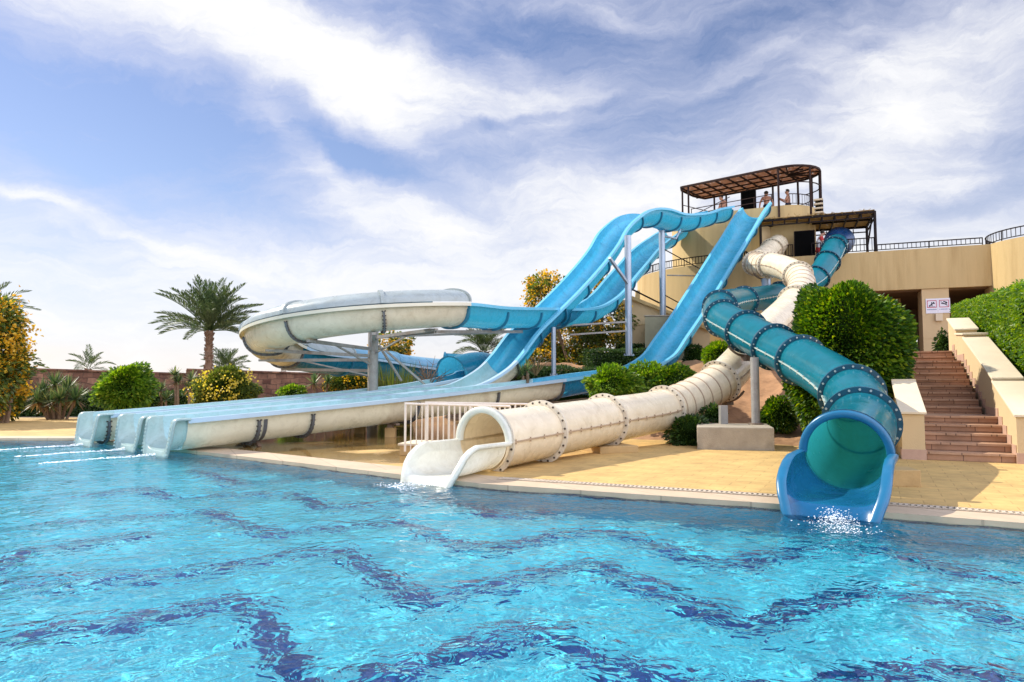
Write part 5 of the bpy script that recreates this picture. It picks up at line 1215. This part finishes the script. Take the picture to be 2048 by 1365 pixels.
bush('front_bush', PG(1300, 764, 17.6), (.55, .5, .36), 4200, .085, M['leaf_fresh'], 'middle of the three loose green bushes above the white tube', seed=15, amp=.22, base=.7)
bush('front_bush', PG(1349, 762, 17.2), (.56, .5, .36), 4200, .075, M['leaf_topiary'], 'darker green bush above the white tube, next to its ribbed bend', seed=16, amp=.18, base=.7)
a, b_ = PG(1180, 730, 25.4, 0), PG(1400, 730, 26.2, 0)
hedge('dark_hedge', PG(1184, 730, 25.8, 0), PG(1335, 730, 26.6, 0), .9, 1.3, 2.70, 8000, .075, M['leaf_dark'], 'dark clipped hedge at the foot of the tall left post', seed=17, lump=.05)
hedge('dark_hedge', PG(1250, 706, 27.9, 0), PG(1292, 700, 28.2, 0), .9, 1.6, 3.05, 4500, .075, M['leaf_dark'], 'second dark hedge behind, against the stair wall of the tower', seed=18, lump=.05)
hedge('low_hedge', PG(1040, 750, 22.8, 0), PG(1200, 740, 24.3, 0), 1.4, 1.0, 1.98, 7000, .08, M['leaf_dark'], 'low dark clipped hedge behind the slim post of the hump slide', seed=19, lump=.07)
# flowering trees behind the slides
def ftree(label, parts, base, Y, seed, dens=1., group=None):
    b_ = Vector(base); t_ = thing('flowering_tree', b_, label, 'tree', group); vs = []; fs = []; mi = []; off = 0
    tr_ = MB()
    for i, (x, y, r, n, fn) in enumerate(parts):
        c = P(x, y, Y+(i % 3-1)*.7); rad = (r, r, r*.85); p, d = ell_points(int(n*dens), rad, seed+i, .2, .45); v, f = leaf_quads(p+np.array(c), d, .16, .5, .5, .25, seed+i); vs.append(v); fs.append(f+off); off += len(v); mi.append(np.zeros(len(f), int))
        rs = np.random.default_rng(seed+i+40); k = max(1, fn//12); cc, dd = ell_points(k, rad, seed+i+3, .2, .1); q = ((cc*1.03)[:, None, :]+rs.normal(size=(k, 12, 3))*.11).reshape(-1, 3)+np.array(c)
        v, f = leaf_quads(q, np.repeat(dd, 12, 0), .105, .9, .8, 0, seed+i+5); vs.append(v); fs.append(f+off); off += len(v); mi.append(np.ones(len(f), int))
        m0 = b_+V(0, 0, .8); tr_.tube([b_+V(.03*i, 0, -.2), m0+V(.05*i, .05, 0), m0.lerp(c, .6), c], [.10, .08, .05, .02], 7)
    npmesh('crown', np.concatenate(vs), np.concatenate(fs), [M['leaf_olive'], M['flower']], np.concatenate(mi), t_); tr_.build('trunk', M['bark'], t_)
ftree('big yellow flowering tree behind the hump slide, left of the tower', [(1095, 590, .95, 1100, 800), (1080, 570, .5, 400, 500), (1130, 690, 1.35, 2600, 1300), (1200, 640, 1.3, 2600, 700), (1195, 590, .8, 900, 700), (1090, 720, .9, 1500, 1100), (1205, 705, 1.2, 2400, 600), (1150, 740, 1.1, 2000, 500), (1080, 660, .5, 300, 500)], PG(1150, 760, 30, .6), 30.5, 21)
ftree('small yellow flowering tree top showing below the hooded slide turn', [(775, 688, .62, 600, 300), (803, 692, .5, 450, 300), (790, 715, .7, 600, 120)], PG(790, 770, 33, .1), 33, 41)
ftree('tall yellow flowering tree at the left edge of the photo', [(-62, 660, 1.2, 2600, 2000), (-14, 640, .75, 1300, 1500), (-8, 700, .95, 2000, 1100), (-52, 745, 1.2, 2600, 1500), (18, 735, .5, 900, 1000), (-4, 795, .75, 1800, 1000), (-60, 800, 1.0, 1600, 1000)], PG(0, 835, 22.5, DZ), 22.5, 51)
# planting bed on the left
bush('round_bush', PG(249, 778, 24.6), (.88, .8, .80), 10500, .115, M['leaf_fresh'], 'bright green round bush in the left planting bed, before the stone wall', seed=23, amp=.22, fr=3.6, base=DZ, inner=.45)
bush('flowering_bush', PG(445, 780, 24.0), (1.02, .9, .66), 8500, .10, M['leaf_olive'], 'yellow flowering bush right of the round green bush, above the slide runouts', seed=24, amp=.22, flowers=M['flower_lemon'], fn=1700, fsize=.075, base=DZ)
bush('flowering_bush', PG(700, 768, 27.4), (.95, .7, .40), 3600, .09, M['leaf_olive'], 'yellow flowering bush under the hooded slide turn, left of its thick post', seed=25, amp=.16, flowers=M['flower'], fn=1000, fsize=.075, base=DZ)
bush('low_bush', PG(583, 786, 25.5), (.50, .45, .26), 1800, .085, M['leaf_fresh'], 'low bright green bush at the foot of the stone wall', seed=26, amp=.22, base=DZ)
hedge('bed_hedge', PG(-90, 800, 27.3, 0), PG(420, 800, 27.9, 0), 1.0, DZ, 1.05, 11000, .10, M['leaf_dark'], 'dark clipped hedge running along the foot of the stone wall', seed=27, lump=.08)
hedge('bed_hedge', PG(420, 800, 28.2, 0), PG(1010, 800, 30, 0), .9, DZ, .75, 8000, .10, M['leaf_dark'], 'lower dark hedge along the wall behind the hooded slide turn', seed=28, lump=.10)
yucca('yucca', [PG(85, 788, 25), PG(110, 772, 25.2), PG(135, 780, 25), PG(150, 800, 24.7), PG(75, 805, 24.6), PG(120, 800, 24.5), PG(100, 810, 24.6)], PG(118, 838, 24.8, DZ), 'big spiky yucca clump with several stems in the left planting bed', .62, 110, .026, 31)
yucca('yucca', [PG(321, 782, 25.2), PG(332, 800, 25)], PG(328, 838, 25, DZ), 'slim yucca with pale stems just right of the round green bush', .45, 80, .02, 32, .045)
yucca('yucca', [PG(350, 752, 25.4), PG(356, 765, 25.3)], PG(354, 838, 25.2, DZ), 'taller yucca on a bare stem before the stone wall', .42, 80, .02, 33, .045)
yucca('yucca', [PG(383, 760, 25.5), PG(378, 778, 25.4)], PG(376, 838, 25.2, DZ), 'yucca left of the yellow flowering bush', .42, 80, .02, 34, .045)
yucca('yucca', [PG(628, 768, 26.6), PG(655, 766, 26.8)], PG(640, 820, 26.7, DZ), 'small spiky yucca pair at the wall under the hooded slide turn', .50, 90, .022, 35)
yucca('yucca', [PG(1055, 742, 20.8), PG(1046, 752, 20.8)], PG(1052, 770, 20.8, .6), 'small dark spiky plant at the foot of the hump slide', .45, 60, .018, 36)
# tall reeds behind the thick post
rs = np.random.default_rng(8); rd = thing('reed_clump', PG(790, 780, 23.3, DZ), 'clump of tall thin green reeds right of the thick grey post', 'reeds'); mb = MB(); b0 = PG(792, 780, 23.3, DZ)
for k in range(420):
    a = rs.random()*6.283; r_ = .55*rs.random()**.5; p = V(b0.x+r_*math.cos(a), b0.y+r_*math.sin(a), DZ); sp = .45*rs.random(); h = 1.0+1.15*rs.random(); q = V(p.x+sp*math.cos(a), p.y+sp*math.sin(a), p.z+h); w_ = .012; md = p.lerp(q, .5)+V(-math.cos(a)*.06, -math.sin(a)*.06, .1)
    mb.add([p-V(w_, 0, 0), p+V(w_, 0, 0), md+V(w_, 0, 0), q, md-V(w_, 0, 0)], [(0, 1, 2, 4), (4, 2, 3)])
mb.build('reed_stem', M['leaf_olive'], rd)
rs = np.random.default_rng(18); bt = thing('bare_shrub', PG(855, 790, 22.5, .4), 'leafless dark twiggy shrub before the closed tube of the curved slide', 'shrub'); mb = MB(); b0 = PG(856, 775, 22.5)
for k in range(26):
    a = rs.random()*6.283; el_ = .3+1.1*rs.random(); L = .5+.6*rs.random(); d = V(math.cos(a)*math.cos(el_), .5*math.sin(a)*math.cos(el_), math.sin(el_)); q = b0+d*L; mb.tube([b0, b0+d*L*.5+V(0, 0, .05), q], [.018, .012, .005], 5)
    for j in range(3): f = .35+.5*rs.random(); s_ = b0+d*L*f; mb.tube([s_, s_+V(rs.normal(0, .18), rs.normal(0, .1), .22*rs.random())], [.008, .003], 4)
mb.build('twigs', M['bark'], bt)
rs = np.random.default_rng(19); bt = thing('bare_shrub', PG(1075, 735, 21.5, .6), 'pale dry twiggy shrub beside the low part of the hump slide', 'shrub'); mb = MB(); b0 = PG(1072, 752, 21.5)
for k in range(30):
    a = rs.random()*6.283; el_ = .5+.9*rs.random(); L = .45+.5*rs.random(); d = V(math.cos(a)*math.cos(el_), .5*math.sin(a)*math.cos(el_), math.sin(el_)); mb.tube([b0, b0+d*L*.5+V(0, 0, .05), b0+d*L], [.013, .009, .004], 5)
mb.build('twigs', M['leaf_dead'], bt)
# palms
tp = P(419, 662, 36); palm('palm_tree', V(tp.x, tp.y, -.2), tp, 54, 3.1, 'tall palm tree with a full crown and bare trunk behind the stone wall', 61, .175, leafl=.5, nl=50, wid=.024, elr=(.12, 1.5), droop=(.3, .9))
tp = P(452, 742, 38); palm('palm_tree', V(tp.x, tp.y, -.2), tp, 26, 1.55, 'short palm beside the tall palm trunk, peeping over the wall', 62, .16, leafl=.34, nl=30, elr=(.1, 1.4), droop=(.3, .9))
tp = P(178, 739, 37); palm('palm_tree', V(tp.x, tp.y, -.2), tp, 11, 1.35, 'small ragged windblown palm top peeping over the stone wall', 63, .13, mat='leaf_palm', leafl=.3, nl=28, elr=(.2, 1.4), droop=(.4, 1.1))
tp = P(-42, 640, 30); palm('palm_tree', V(tp.x, tp.y, 0), tp, 40, 2.3, 'palm tree mostly cut off by the photo edge, above the yellow tree', 64, .2, leafl=.42, elr=(-.1, 1.3), droop=(.5, 1.2))
tp = P(968, 705, 31); palm('palm_tree', V(tp.x, tp.y, 0), tp, 30, 1.75, 'spreading young palm tree between the hooded turn and the hump slide', 65, .16, mat='leaf_palm', leafl=.36, nl=30, elr=(.25, 1.35), droop=(.5, 1.1))
bush('low_bush', PG(962, 722, 30.5), (.7, .5, .22), 900, .12, M['leaf_fresh'], 'low leafy bush at the base of the young palm, above the closed tube', seed=29, base=.2)
ch = thing('chimney', PG(1198, 700, 40, 0), 'dark slender chimney far behind the yellow flowering tree', 'chimney'); q = P(1197, 552, 40); mb = MB(); mb.box(V(q.x, q.y, q.z/2), (.5, .5, q.z)); mb.build('shaft', M['brown_iron'], ch); mb = MB(); mb.box(V(q.x, q.y, q.z), (.6, .6, .12)); mb.build('cap', M['brown_iron'], ch)
# green beyond the passage
bush('small_bush', PG(1822, 700, 42), (.7, .6, .6), 900, .14, M['leaf_fresh'], 'pale green bush far away, seen through the dark passage of the building', seed=30)

# ------------------------------------------------------------------ people
def person(base, face, h, pose, label, shorts='shorts_dark', shirt=None, sleeve=None):
    """base: feet; face: heading angle; pose: dict of joint targets (side, forward, up) in units of body height"""
    t_ = thing('person', base, label, 'person'); fw = V(math.cos(face), math.sin(face), 0); sdv = V(fw.y, -fw.x, 0); base = Vector(base)
    def J(a, b_, c): return base+(sdv*a+fw*b_+V(0, 0, c))*h
    ln = pose.get('lean', 0.)
    def U(a, b_, c): return J(a, b_+ln*(c-.52), c)
    vs = []; es = []; rr = []
    def jt(p, r, par=None):
        vs.append(p); rr.append(r*h); 
        if par is not None: es.append((par, len(vs)-1))
        return len(vs)-1
    pel = jt(U(0, 0, .53), .078); wa = jt(U(0, .003, .61), .068, pel); chs = jt(U(0, .005, .72), .082, wa); up2 = jt(U(0, 0, .79), .075, chs); nk = jt(U(0, .006, .845), .032, up2); hd0 = jt(U(0, .02+pose.get('nod', 0), .89), .045, nk); hd1 = jt(U(0, .024+pose.get('nod', 0)*1.5, .935), .054, hd0); hd2 = jt(U(0, .016+pose.get('nod', 0)*1.8, .972), .040, hd1)
    nose = jt(U(0, .078+pose.get('nod', 0)*1.6, .918), .008, hd1)
    for s_ in (-1, 1):
        ear = jt(U(s_*.050, .012+pose.get('nod', 0)*1.6, .925), .009, hd1)
        sh = jt(U(s_*.105, 0, .805), .040, up2); el_, wr = pose['arm'][0 if s_ < 0 else 1]
        e = jt(U(*el_), .026, sh); w_ = jt(U(*wr), .018, e); dr = (vs[w_]-vs[e]).normalized(); hnd = jt(vs[w_]+dr*.035*h, .019, w_)
        sv = dr.cross(fw); sv = sv.normalized() if sv.length > .1 else sdv
        for k, (o_, L) in enumerate(((-.5, .045), (-.17, .052), (.17, .05), (.5, .04))):
            f1 = jt(vs[hnd]+sv*o_*.034*h+dr*.02*h, .0062, hnd); f2 = jt(vs[f1]+dr*L*.6*h, .0056, f1); jt(vs[f2]+(dr*.5-sdv*s_*.5).normalized()*L*.4*h, .005, f2)
        th = jt(vs[w_]+(dr*.5+fw*.8).normalized()*.03*h, .0068, w_); jt(vs[th]+(dr*.8+fw*.5).normalized()*.025*h, .0058, th)
        lf = pose.get('leg', ((-.0, .0), (.0, .0)))[0 if s_ < 0 else 1]
        hp = jt(J(s_*.055, 0, .49), .060, pel); kn = jt(J(s_*.06, lf[0], .275), .037, hp); ca_ = jt(J(s_*.06, lf[0]*.6+lf[1]*.4-.01, .19), .034, kn); an_ = jt(J(s_*.06, lf[1], .045), .021, ca_); hl = jt(J(s_*.06, lf[1]+.02, .02), .019, an_); jt(J(s_*.066, lf[1]+.10, .014), .014, hl)
    me = bpy.data.meshes.new('body'); me.from_pydata([tuple(v-base) for v in vs], es, []); o = bpy.data.objects.new('body', me); COL.objects.link(o)
    sk_ = o.modifiers.new('skin', 'SKIN'); sk_.use_smooth_shade = True
    for d_, r in zip(me.skin_vertices[0].data, rr): d_.radius = (r, r)
    me.skin_vertices[0].data[0].use_root = True
    sb = o.modifiers.new('sub', 'SUBSURF'); sb.levels = 1; sb.render_levels = 1
    dg = bpy.context.evaluated_depsgraph_get(); m2 = bpy.data.meshes.new_from_object(o.evaluated_get(dg)); bpy.data.objects.remove(o)
    m2.materials.clear(); m2.materials.append(M['skin']); o = bpy.data.objects.new('body', m2); COL.objects.link(o); o.parent = t_
    mb = MB(); hc = vs[hd1]; mb.sphere(hc-fw*.012*h+V(0, 0, .022*h), .062*h, n=14, m=9, squash=(1, 1, .92)); hr_ = mb
    keep = [f for f in hr_.f if sum(1 for i in f if (Vector(hr_.v[i])-hc).dot(fw) < .022*h or (hr_.v[i][2]-hc.z) > .045*h) == len(f) and min(hr_.v[i][2] for i in f) > hc.z-.03*h]
    hr_.m = [0]*len(keep); hr_.sm = [True]*len(keep); hr_.f = keep; hr_.build('hair', M['hair'], o)
    mb = MB()
    for s_ in (-1, 1): mb.sphere(hc+fw*.050*h+sdv*s_*.02*h+V(0, 0, .004*h), .007*h, n=8, m=6)
    mb.build('eyes', M['hair'], o)
    # shorts: one tapered sleeve round the hips and two legs
    mb = MB()
    def sleeve_(a, b_, ra, rb, flat=1.): 
        A = []; n = 14; tt = (b_-a).normalized(); s1_ = sdv; f1_ = tt.cross(s1_).normalized(); s1_ = f1_.cross(tt)
        for k in range(5): f = k/4; c = a.lerp(b_, f); r = ra+(rb-ra)*f; A.append([c+(s1_*math.cos(2*math.pi*j/n)+f1_*math.sin(2*math.pi*j/n)*flat)*r for j in range(n+1)])
        grid(mb, A, 0, False)
    sleeve_(U(0, 0, .60), U(0, 0, .46), .092*h, .108*h, .85)
    for s_, i in ((-1, 0), (1, 1)):
        lf = pose.get('leg', ((0, 0), (0, 0)))[i]; sleeve_(J(s_*.054, 0, .49), J(s_*.06, lf[0]*.8, .32), .064*h, .060*h)
    mb.build('shorts', M[shorts], t_)
    if shirt:
        mb = MB(); sleeve_(U(0, 0, .555), U(0, .004, .72), .100*h, .108*h, .8); sleeve_(U(0, .004, .72), U(0, 0, .835), .108*h, .058*h, .8)
        mb.build('shirt', M[shirt], t_); mb = MB()
        for s_, i in ((-1, 0), (1, 1)):
            a = U(s_*.095, 0, .808); b_ = a.lerp(U(*pose['arm'][i][0]), .62); sleeve_(a, b_, .047*h, .040*h)
        mb.build('sleeve', M[sleeve or shirt], t_)
    return t_
AD = [((-.14, 0, .64), (-.15, .05, .50)), ((.14, 0, .64), (.15, .05, .50))]
pf = lambda x, Y, z: V(*(P(x, 400, Y).xy), z)
person(pf(1449, 33.6, 9.05), R(200), 1.72, {'arm': [((-.16, .10, .68), (-.12, .24, .60)), ((.15, .06, .66), (.17, .15, .55))], 'lean': .18, 'nod': .02, 'leg': ((.05, .02), (0, -.05))}, 'bare chested person in blue shorts leaning forward at the left end of the tower platform', 'shorts_blue')
person(pf(1494, 34.0, 9.05), R(-80), 1.66, {'arm': AD}, 'bare chested person standing behind the black board on the tower platform', 'shorts_dark')
person(pf(1533, 32.9, 9.1), R(75), 1.72, {'arm': [((-.17, .02, .67), (-.19, .03, .53)), ((.16, -.03, .67), (.19, .05, .54))], 'lean': .06, 'leg': ((.04, 0), (-.03, -.04))}, 'bare backed person with arms out at the top of the drop slide', 'shorts_dark')
person(pf(1576, 32.4, 9.05), R(160), 1.70, {'arm': [((-.12, .08, .66), (-.05, .16, .72)), ((.12, .06, .66), (.05, .15, .70))]}, 'bare chested person in dark shorts standing at the right end of the tower platform', 'shorts_dark')
pp = P(1638, 470, 29.9); person(V(pp.x, pp.y, ZTF), R(-10), 1.78, {'arm': [((-.15, .05, .66), (-.10, .17, .58)), ((.15, .05, .66), (.10, .17, .58))], 'lean': .08, 'nod': .03}, 'person in a white shirt with red sleeves beside the teal tube entry', 'shorts_red', 'shirt_white', 'shorts_red')

# ------------------------------------------------------------------ foam where the slides meet the water
def foam(c, dirv, L, wd, n, label, seed, hgt=.05, r=(.008, .03), fden=.85):
    rs = np.random.default_rng(seed); mb = MB(); d = V(dirv[0], dirv[1], 0).normalized(); s_ = V(-d.y, d.x, 0)
    for k in range(n):
        f = rs.random()**1.4; w_ = wd*(.35+.65*f)*rs.normal(0, .42); p = Vector(c)+V(0, 0, WL)+d*L*f+s_*(w_+.05*math.sin(f*9)); q = r[0]+(r[1]-r[0])*rs.random()**2; z = WL+.012+hgt*(1-f)**2*rs.random()**2.2
        mb.sphere((p.x, p.y, z), q, n=6, m=4, squash=(1.5, 1.5, .7))
    nd = len(mb.v); nu, nv = 50, 16; dens = []
    for i in range(nu+1):
        for j in range(nv+1):
            f = i/nu; g = (j/nv-.5)*2; hw2 = wd*(.5+.75*f); p = Vector(c)+d*(L*1.12*f-.06)+s_*(g*hw2+.05*math.sin(f*9)); mb.v.append((p.x, p.y, WL+.022)); dens.append(max(0, 1-abs(g)**1.6)*(1-f**2.2)*min(1, f*9+.3)*fden)
    for i in range(nu):
        for j in range(nv): q = nd+i*(nv+1)+j; mb.f.append([q, q+nv+1, q+nv+2, q+1]); mb.m.append(1); mb.sm.append(True)
    o = mb.build('water_foam', [M['foam'], M['foam_film']]); tag(o, label, 'foam', None, 'stuff')
    at = o.data.attributes.new('density', 'FLOAT', 'POINT'); at.data.foreach_set('value', [1.]*nd+dens)
for o, lb, sd2 in ((E1, 'white foam trail from the nearest of the three runouts', 1), (E2, 'white foam trail from the middle runout', 2), (E3, 'white foam trail from the farthest runout', 3)):
    foam(V(o.x, o.y, 0)-DL*.0-NL*.12, (-DL.x, -DL.y), 1.8, .11, 450, lb, sd2, .045, (.004, .014), .95)
p, t, sd, up_ = w_path.frame(0); foam(V(p.x, p.y, 0)-V(t.x, t.y, 0)*1.15, (-t.x-.35, -t.y), .65, .5, 500, 'white foam at the lip of the white tube', 4, .04, (.002, .008))
p, t, sd, up_ = b_path.frame(0); foam(V(p.x, p.y, 0)-V(t.x, t.y, 0)*1.42, (-t.x*.4, -t.y), .75, .42, 750, 'white splash at the mouth of the teal tube', 5, .11, (.0015, .006))
# ------------------------------------------------------------------ light, sky, render settings
SUN_AZ, SUN_EL = R(66), R(41)          # azimuth to the left of the view direction
sd_ = Vector((-math.sin(SUN_AZ)*math.cos(SUN_EL), math.cos(SUN_AZ)*math.cos(SUN_EL), math.sin(SUN_EL)))
sl = bpy.data.lights.new('sun', 'SUN'); sl.energy = 3.9; sl.angle = R(.53); sl.color = (1, .93, .80)
so = bpy.data.objects.new('sun', sl); COL.objects.link(so); so.rotation_euler = sd_.to_track_quat('Z', 'Y').to_euler()
CLOUD_FILL = 2.9; SKY_TINT = (.57, .50, .54, 1)
w = bpy.data.worlds.new('World'); S.world = w; w.use_nodes = True; t = NT(w); t.n.clear()
out = t.new('ShaderNodeOutputWorld'); bg = t.new('ShaderNodeBackground'); bg.inputs['Strength'].default_value = .15
sk = t.new('ShaderNodeTexSky'); sk.sky_type = 'NISHITA'; sk.sun_disc = False; sk.sun_elevation = SUN_EL
sk.sun_rotation = math.atan2(sd_.x, sd_.y); sk.air_density = 1.2; sk.dust_density = .15; sk.ozone_density = 3.; sk.altitude = 0
tc = t.new('ShaderNodeTexCoord'); sx = t.new('ShaderNodeSeparateXYZ'); t.link(tc.outputs['Generated'], sx.inputs[0])
az = t.new('ShaderNodeMath', operation='ARCTAN2'); t.link(sx.outputs['X'], az.inputs[0]); t.link(sx.outputs['Y'], az.inputs[1])
el = t.new('ShaderNodeMath', operation='ARCSINE'); t.link(sx.outputs['Z'], el.inputs[0])
cv = t.new('ShaderNodeCombineXYZ'); t.link(az.outputs[0], cv.inputs[0]); t.link(el.outputs[0], cv.inputs[1])
# feathered distortion
nz = t.new('ShaderNodeTexNoise'); nz.inputs['Scale'].default_value = 3.2; nz.inputs['Detail'].default_value = 9; nz.inputs['Roughness'].default_value = .6; t.link(cv.outputs[0], nz.inputs['Vector'])
wp = t.new('ShaderNodeVectorMath', operation='MULTIPLY_ADD'); wp.inputs[1].default_value = (.22, .16, 0); t.link(nz.outputs['Color'], wp.inputs[0]); 
of = t.new('ShaderNodeVectorMath', operation='ADD'); of.inputs[1].default_value = (-.11, -.08, 0); t.link(cv.outputs[0], of.inputs[0]); t.link(of.outputs[0], wp.inputs[2])
def azel(x, y):
    d = ray(x, y).normalized(); return math.atan2(d.x, d.y), math.asin(d.z)
# (x, y, half length, half width, tilt in degrees (positive = rising to the right), weight)
BLOBS = [(200, -10, 640, 120, -6, .95), (560, 105, 420, 120, -20, .95), (860, 185, 360, 105, -4, .9), (790, 285, 95, 45, -50, .55), (1090, 215, 140, 48, 8, .5),
         (1900, 170, 330, 190, 50, .7), (1600, 300, 480, 130, 18, .75), (610, 330, 170, 30, -38, .5), (720, 410, 300, 55, -16, .6), (1150, 400, 480, 85, 4, .75), (1480, 130, 240, 26, 20, .35), (1700, 60, 180, 30, 35, .3),
         (200, 435, 330, 20, -14, .6), (60, 395, 120, 14, -10, .3), (1300, 520, 1100, 100, 0, .5), (900, 580, 1300, 90, 0, .4), (1330, 30, 330, 22, -6, .3),
         (130, 260, 300, 120, -18, -.8), (430, 290, 300, 85, -24, -.85), (640, 285, 150, 36, -28, -.8), (770, 350, 130, 40, -12, -.75), (985, 268, 170, 18, 14, -.6), (1160, 225, 130, 14, 8, -.4),
         (930, 105, 130, 40, -20, -.5), (1120, 75, 200, 40, -12, -.55), (1520, 60, 330, 45, 8, -.4), (1420, 180, 140, 30, 15, -.35), (1960, 395, 160, 32, 12, -.6), (300, 520, 420, 50, -8, -.15)]
acc = None
for x, y, hl, hw_, tilt, wt in BLOBS:
    a, e = azel(x, y); mp = t.new('ShaderNodeMapping'); mp.vector_type = 'TEXTURE'
    mp.inputs['Location'].default_value = (a, e, 0); mp.inputs['Rotation'].default_value = (0, 0, R(tilt)); mp.inputs['Scale'].default_value = (hl/1450, hw_/1450, 1)
    t.link(wp.outputs[0], mp.inputs['Vector'])
    ln = t.new('ShaderNodeVectorMath', operation='LENGTH'); t.link(mp.outputs[0], ln.inputs[0])
    mr = t.new('ShaderNodeMapRange'); mr.interpolation_type = 'SMOOTHERSTEP'; mr.inputs['From Min'].default_value = 1.45; mr.inputs['From Max'].default_value = .1; mr.inputs['To Min'].default_value = 0; mr.inputs['To Max'].default_value = wt
    t.link(ln.outputs['Value'], mr.inputs['Value'])
    if acc is None: acc = mr.outputs[0]
    else:
        ad = t.new('ShaderNodeMath', operation='ADD'); t.link(acc, ad.inputs[0]); t.link(mr.outputs[0], ad.inputs[1]); acc = ad.outputs[0]
# wispy detail, stretched along the wind, and whitening towards the horizon
mp = t.new('ShaderNodeMapping'); mp.inputs['Rotation'].default_value = (0, 0, R(-18)); mp.inputs['Scale'].default_value = (3.0, 8.5, 1); t.link(wp.outputs[0], mp.inputs['Vector'])
n2 = t.new('ShaderNodeTexNoise'); n2.inputs['Scale'].default_value = 1.5; n2.inputs['Detail'].default_value = 12; n2.inputs['Roughness'].default_value = .62; n2.inputs['Distortion'].default_value = .35; t.link(mp.outputs[0], n2.inputs['Vector'])
d2 = t.new('ShaderNodeMath', operation='MULTIPLY_ADD'); d2.inputs[1].default_value = 2.3; d2.inputs[2].default_value = -1.02; t.link(n2.outputs['Fac'], d2.inputs[0])
mp3 = t.new('ShaderNodeMapping'); mp3.inputs['Rotation'].default_value = (0, 0, R(-28)); mp3.inputs['Scale'].default_value = (5, 22, 1); t.link(wp.outputs[0], mp3.inputs['Vector'])
n3 = t.new('ShaderNodeTexNoise'); n3.inputs['Scale'].default_value = 1.6; n3.inputs['Detail'].default_value = 10; n3.inputs['Roughness'].default_value = .7; n3.inputs['Distortion'].default_value = .8; t.link(mp3.outputs[0], n3.inputs['Vector'])
d3 = t.new('ShaderNodeMath', operation='MULTIPLY_ADD'); d3.inputs[1].default_value = 1.5; d3.inputs[2].default_value = -.75; t.link(n3.outputs['Fac'], d3.inputs[0])
d4 = t.new('ShaderNodeMath', operation='ADD'); t.link(d2.outputs[0], d4.inputs[0]); t.link(d3.outputs[0], d4.inputs[1])
ad = t.new('ShaderNodeMath', operation='ADD'); t.link(acc, ad.inputs[0]); t.link(d4.outputs[0], ad.inputs[1])
hz = t.new('ShaderNodeMapRange'); hz.interpolation_type = 'SMOOTHSTEP'; hz.inputs['From Min'].default_value = .36; hz.inputs['From Max'].default_value = -.0; hz.inputs['To Max'].default_value = 1.0; t.link(el.outputs[0], hz.inputs['Value'])
ad2 = t.new('ShaderNodeMath', operation='ADD'); t.link(ad.outputs[0], ad2.inputs[0]); t.link(hz.outputs[0], ad2.inputs[1])
fc = t.new('ShaderNodeMapRange'); fc.interpolation_type = 'LINEAR'; fc.inputs['From Min'].default_value = -.55; fc.inputs['From Max'].default_value = 1.75; t.link(ad2.outputs[0], fc.inputs['Value'])
cr = ramp(t, fc.outputs[0], [(0, (2.8, 2.9, 3.8)), (.5, (3.55, 3.6, 4.15)), (.85, (4.25, 4.25, 4.35))])
# added clouds out of view behind the camera: brighter and closed, fill for shaded faces
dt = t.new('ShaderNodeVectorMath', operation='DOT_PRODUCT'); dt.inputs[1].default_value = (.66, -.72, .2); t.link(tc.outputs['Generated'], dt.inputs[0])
fb = t.new('ShaderNodeMapRange'); fb.interpolation_type = 'SMOOTHSTEP'; fb.inputs['From Min'].default_value = -.05; fb.inputs['From Max'].default_value = .75; fb.inputs['To Min'].default_value = 1.; fb.inputs['To Max'].default_value = CLOUD_FILL; t.link(dt.outputs['Value'], fb.inputs['Value'])
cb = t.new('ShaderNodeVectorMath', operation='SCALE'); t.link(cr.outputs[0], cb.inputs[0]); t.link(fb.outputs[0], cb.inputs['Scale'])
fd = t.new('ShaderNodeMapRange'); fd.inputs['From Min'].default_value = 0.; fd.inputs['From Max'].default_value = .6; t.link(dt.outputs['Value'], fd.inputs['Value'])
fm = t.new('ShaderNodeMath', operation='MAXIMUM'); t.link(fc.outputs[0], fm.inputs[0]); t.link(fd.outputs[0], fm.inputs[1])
hs = t.new('ShaderNodeMix', data_type='RGBA', blend_type='MULTIPLY'); hs.inputs['Factor'].default_value = 1; t.link(sk.outputs[0], hs.inputs['A']); hs.inputs['B'].default_value = SKY_TINT
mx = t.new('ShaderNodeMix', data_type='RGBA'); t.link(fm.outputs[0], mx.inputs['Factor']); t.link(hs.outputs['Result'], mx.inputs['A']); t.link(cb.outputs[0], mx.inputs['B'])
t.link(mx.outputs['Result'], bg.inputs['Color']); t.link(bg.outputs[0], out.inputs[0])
# refractive caustics of the sun through the real waves
try:
    sl.cycles.is_caustics_light = True
    water.cycles.is_caustics_caster = True
    bpy.data.objects['pool_floor'].cycles.is_caustics_receiver = True
except Exception as ex: print('caustics', ex)
S.view_settings.view_transform = 'Standard'; S.view_settings.look = 'None'; S.view_settings.gamma = 1; S.view_settings.exposure = .66
S.render.engine = 'CYCLES'; cy = S.cycles
cy.use_denoising = True; cy.denoiser = 'OPENIMAGEDENOISE'
cy.max_bounces = 10; cy.diffuse_bounces = 4; cy.glossy_bounces = 4; cy.transmission_bounces = 8; cy.transparent_max_bounces = 12
cy.caustics_refractive = True; cy.caustics_reflective = False; cy.sample_clamp_indirect = 6; cy.blur_glossy = .3
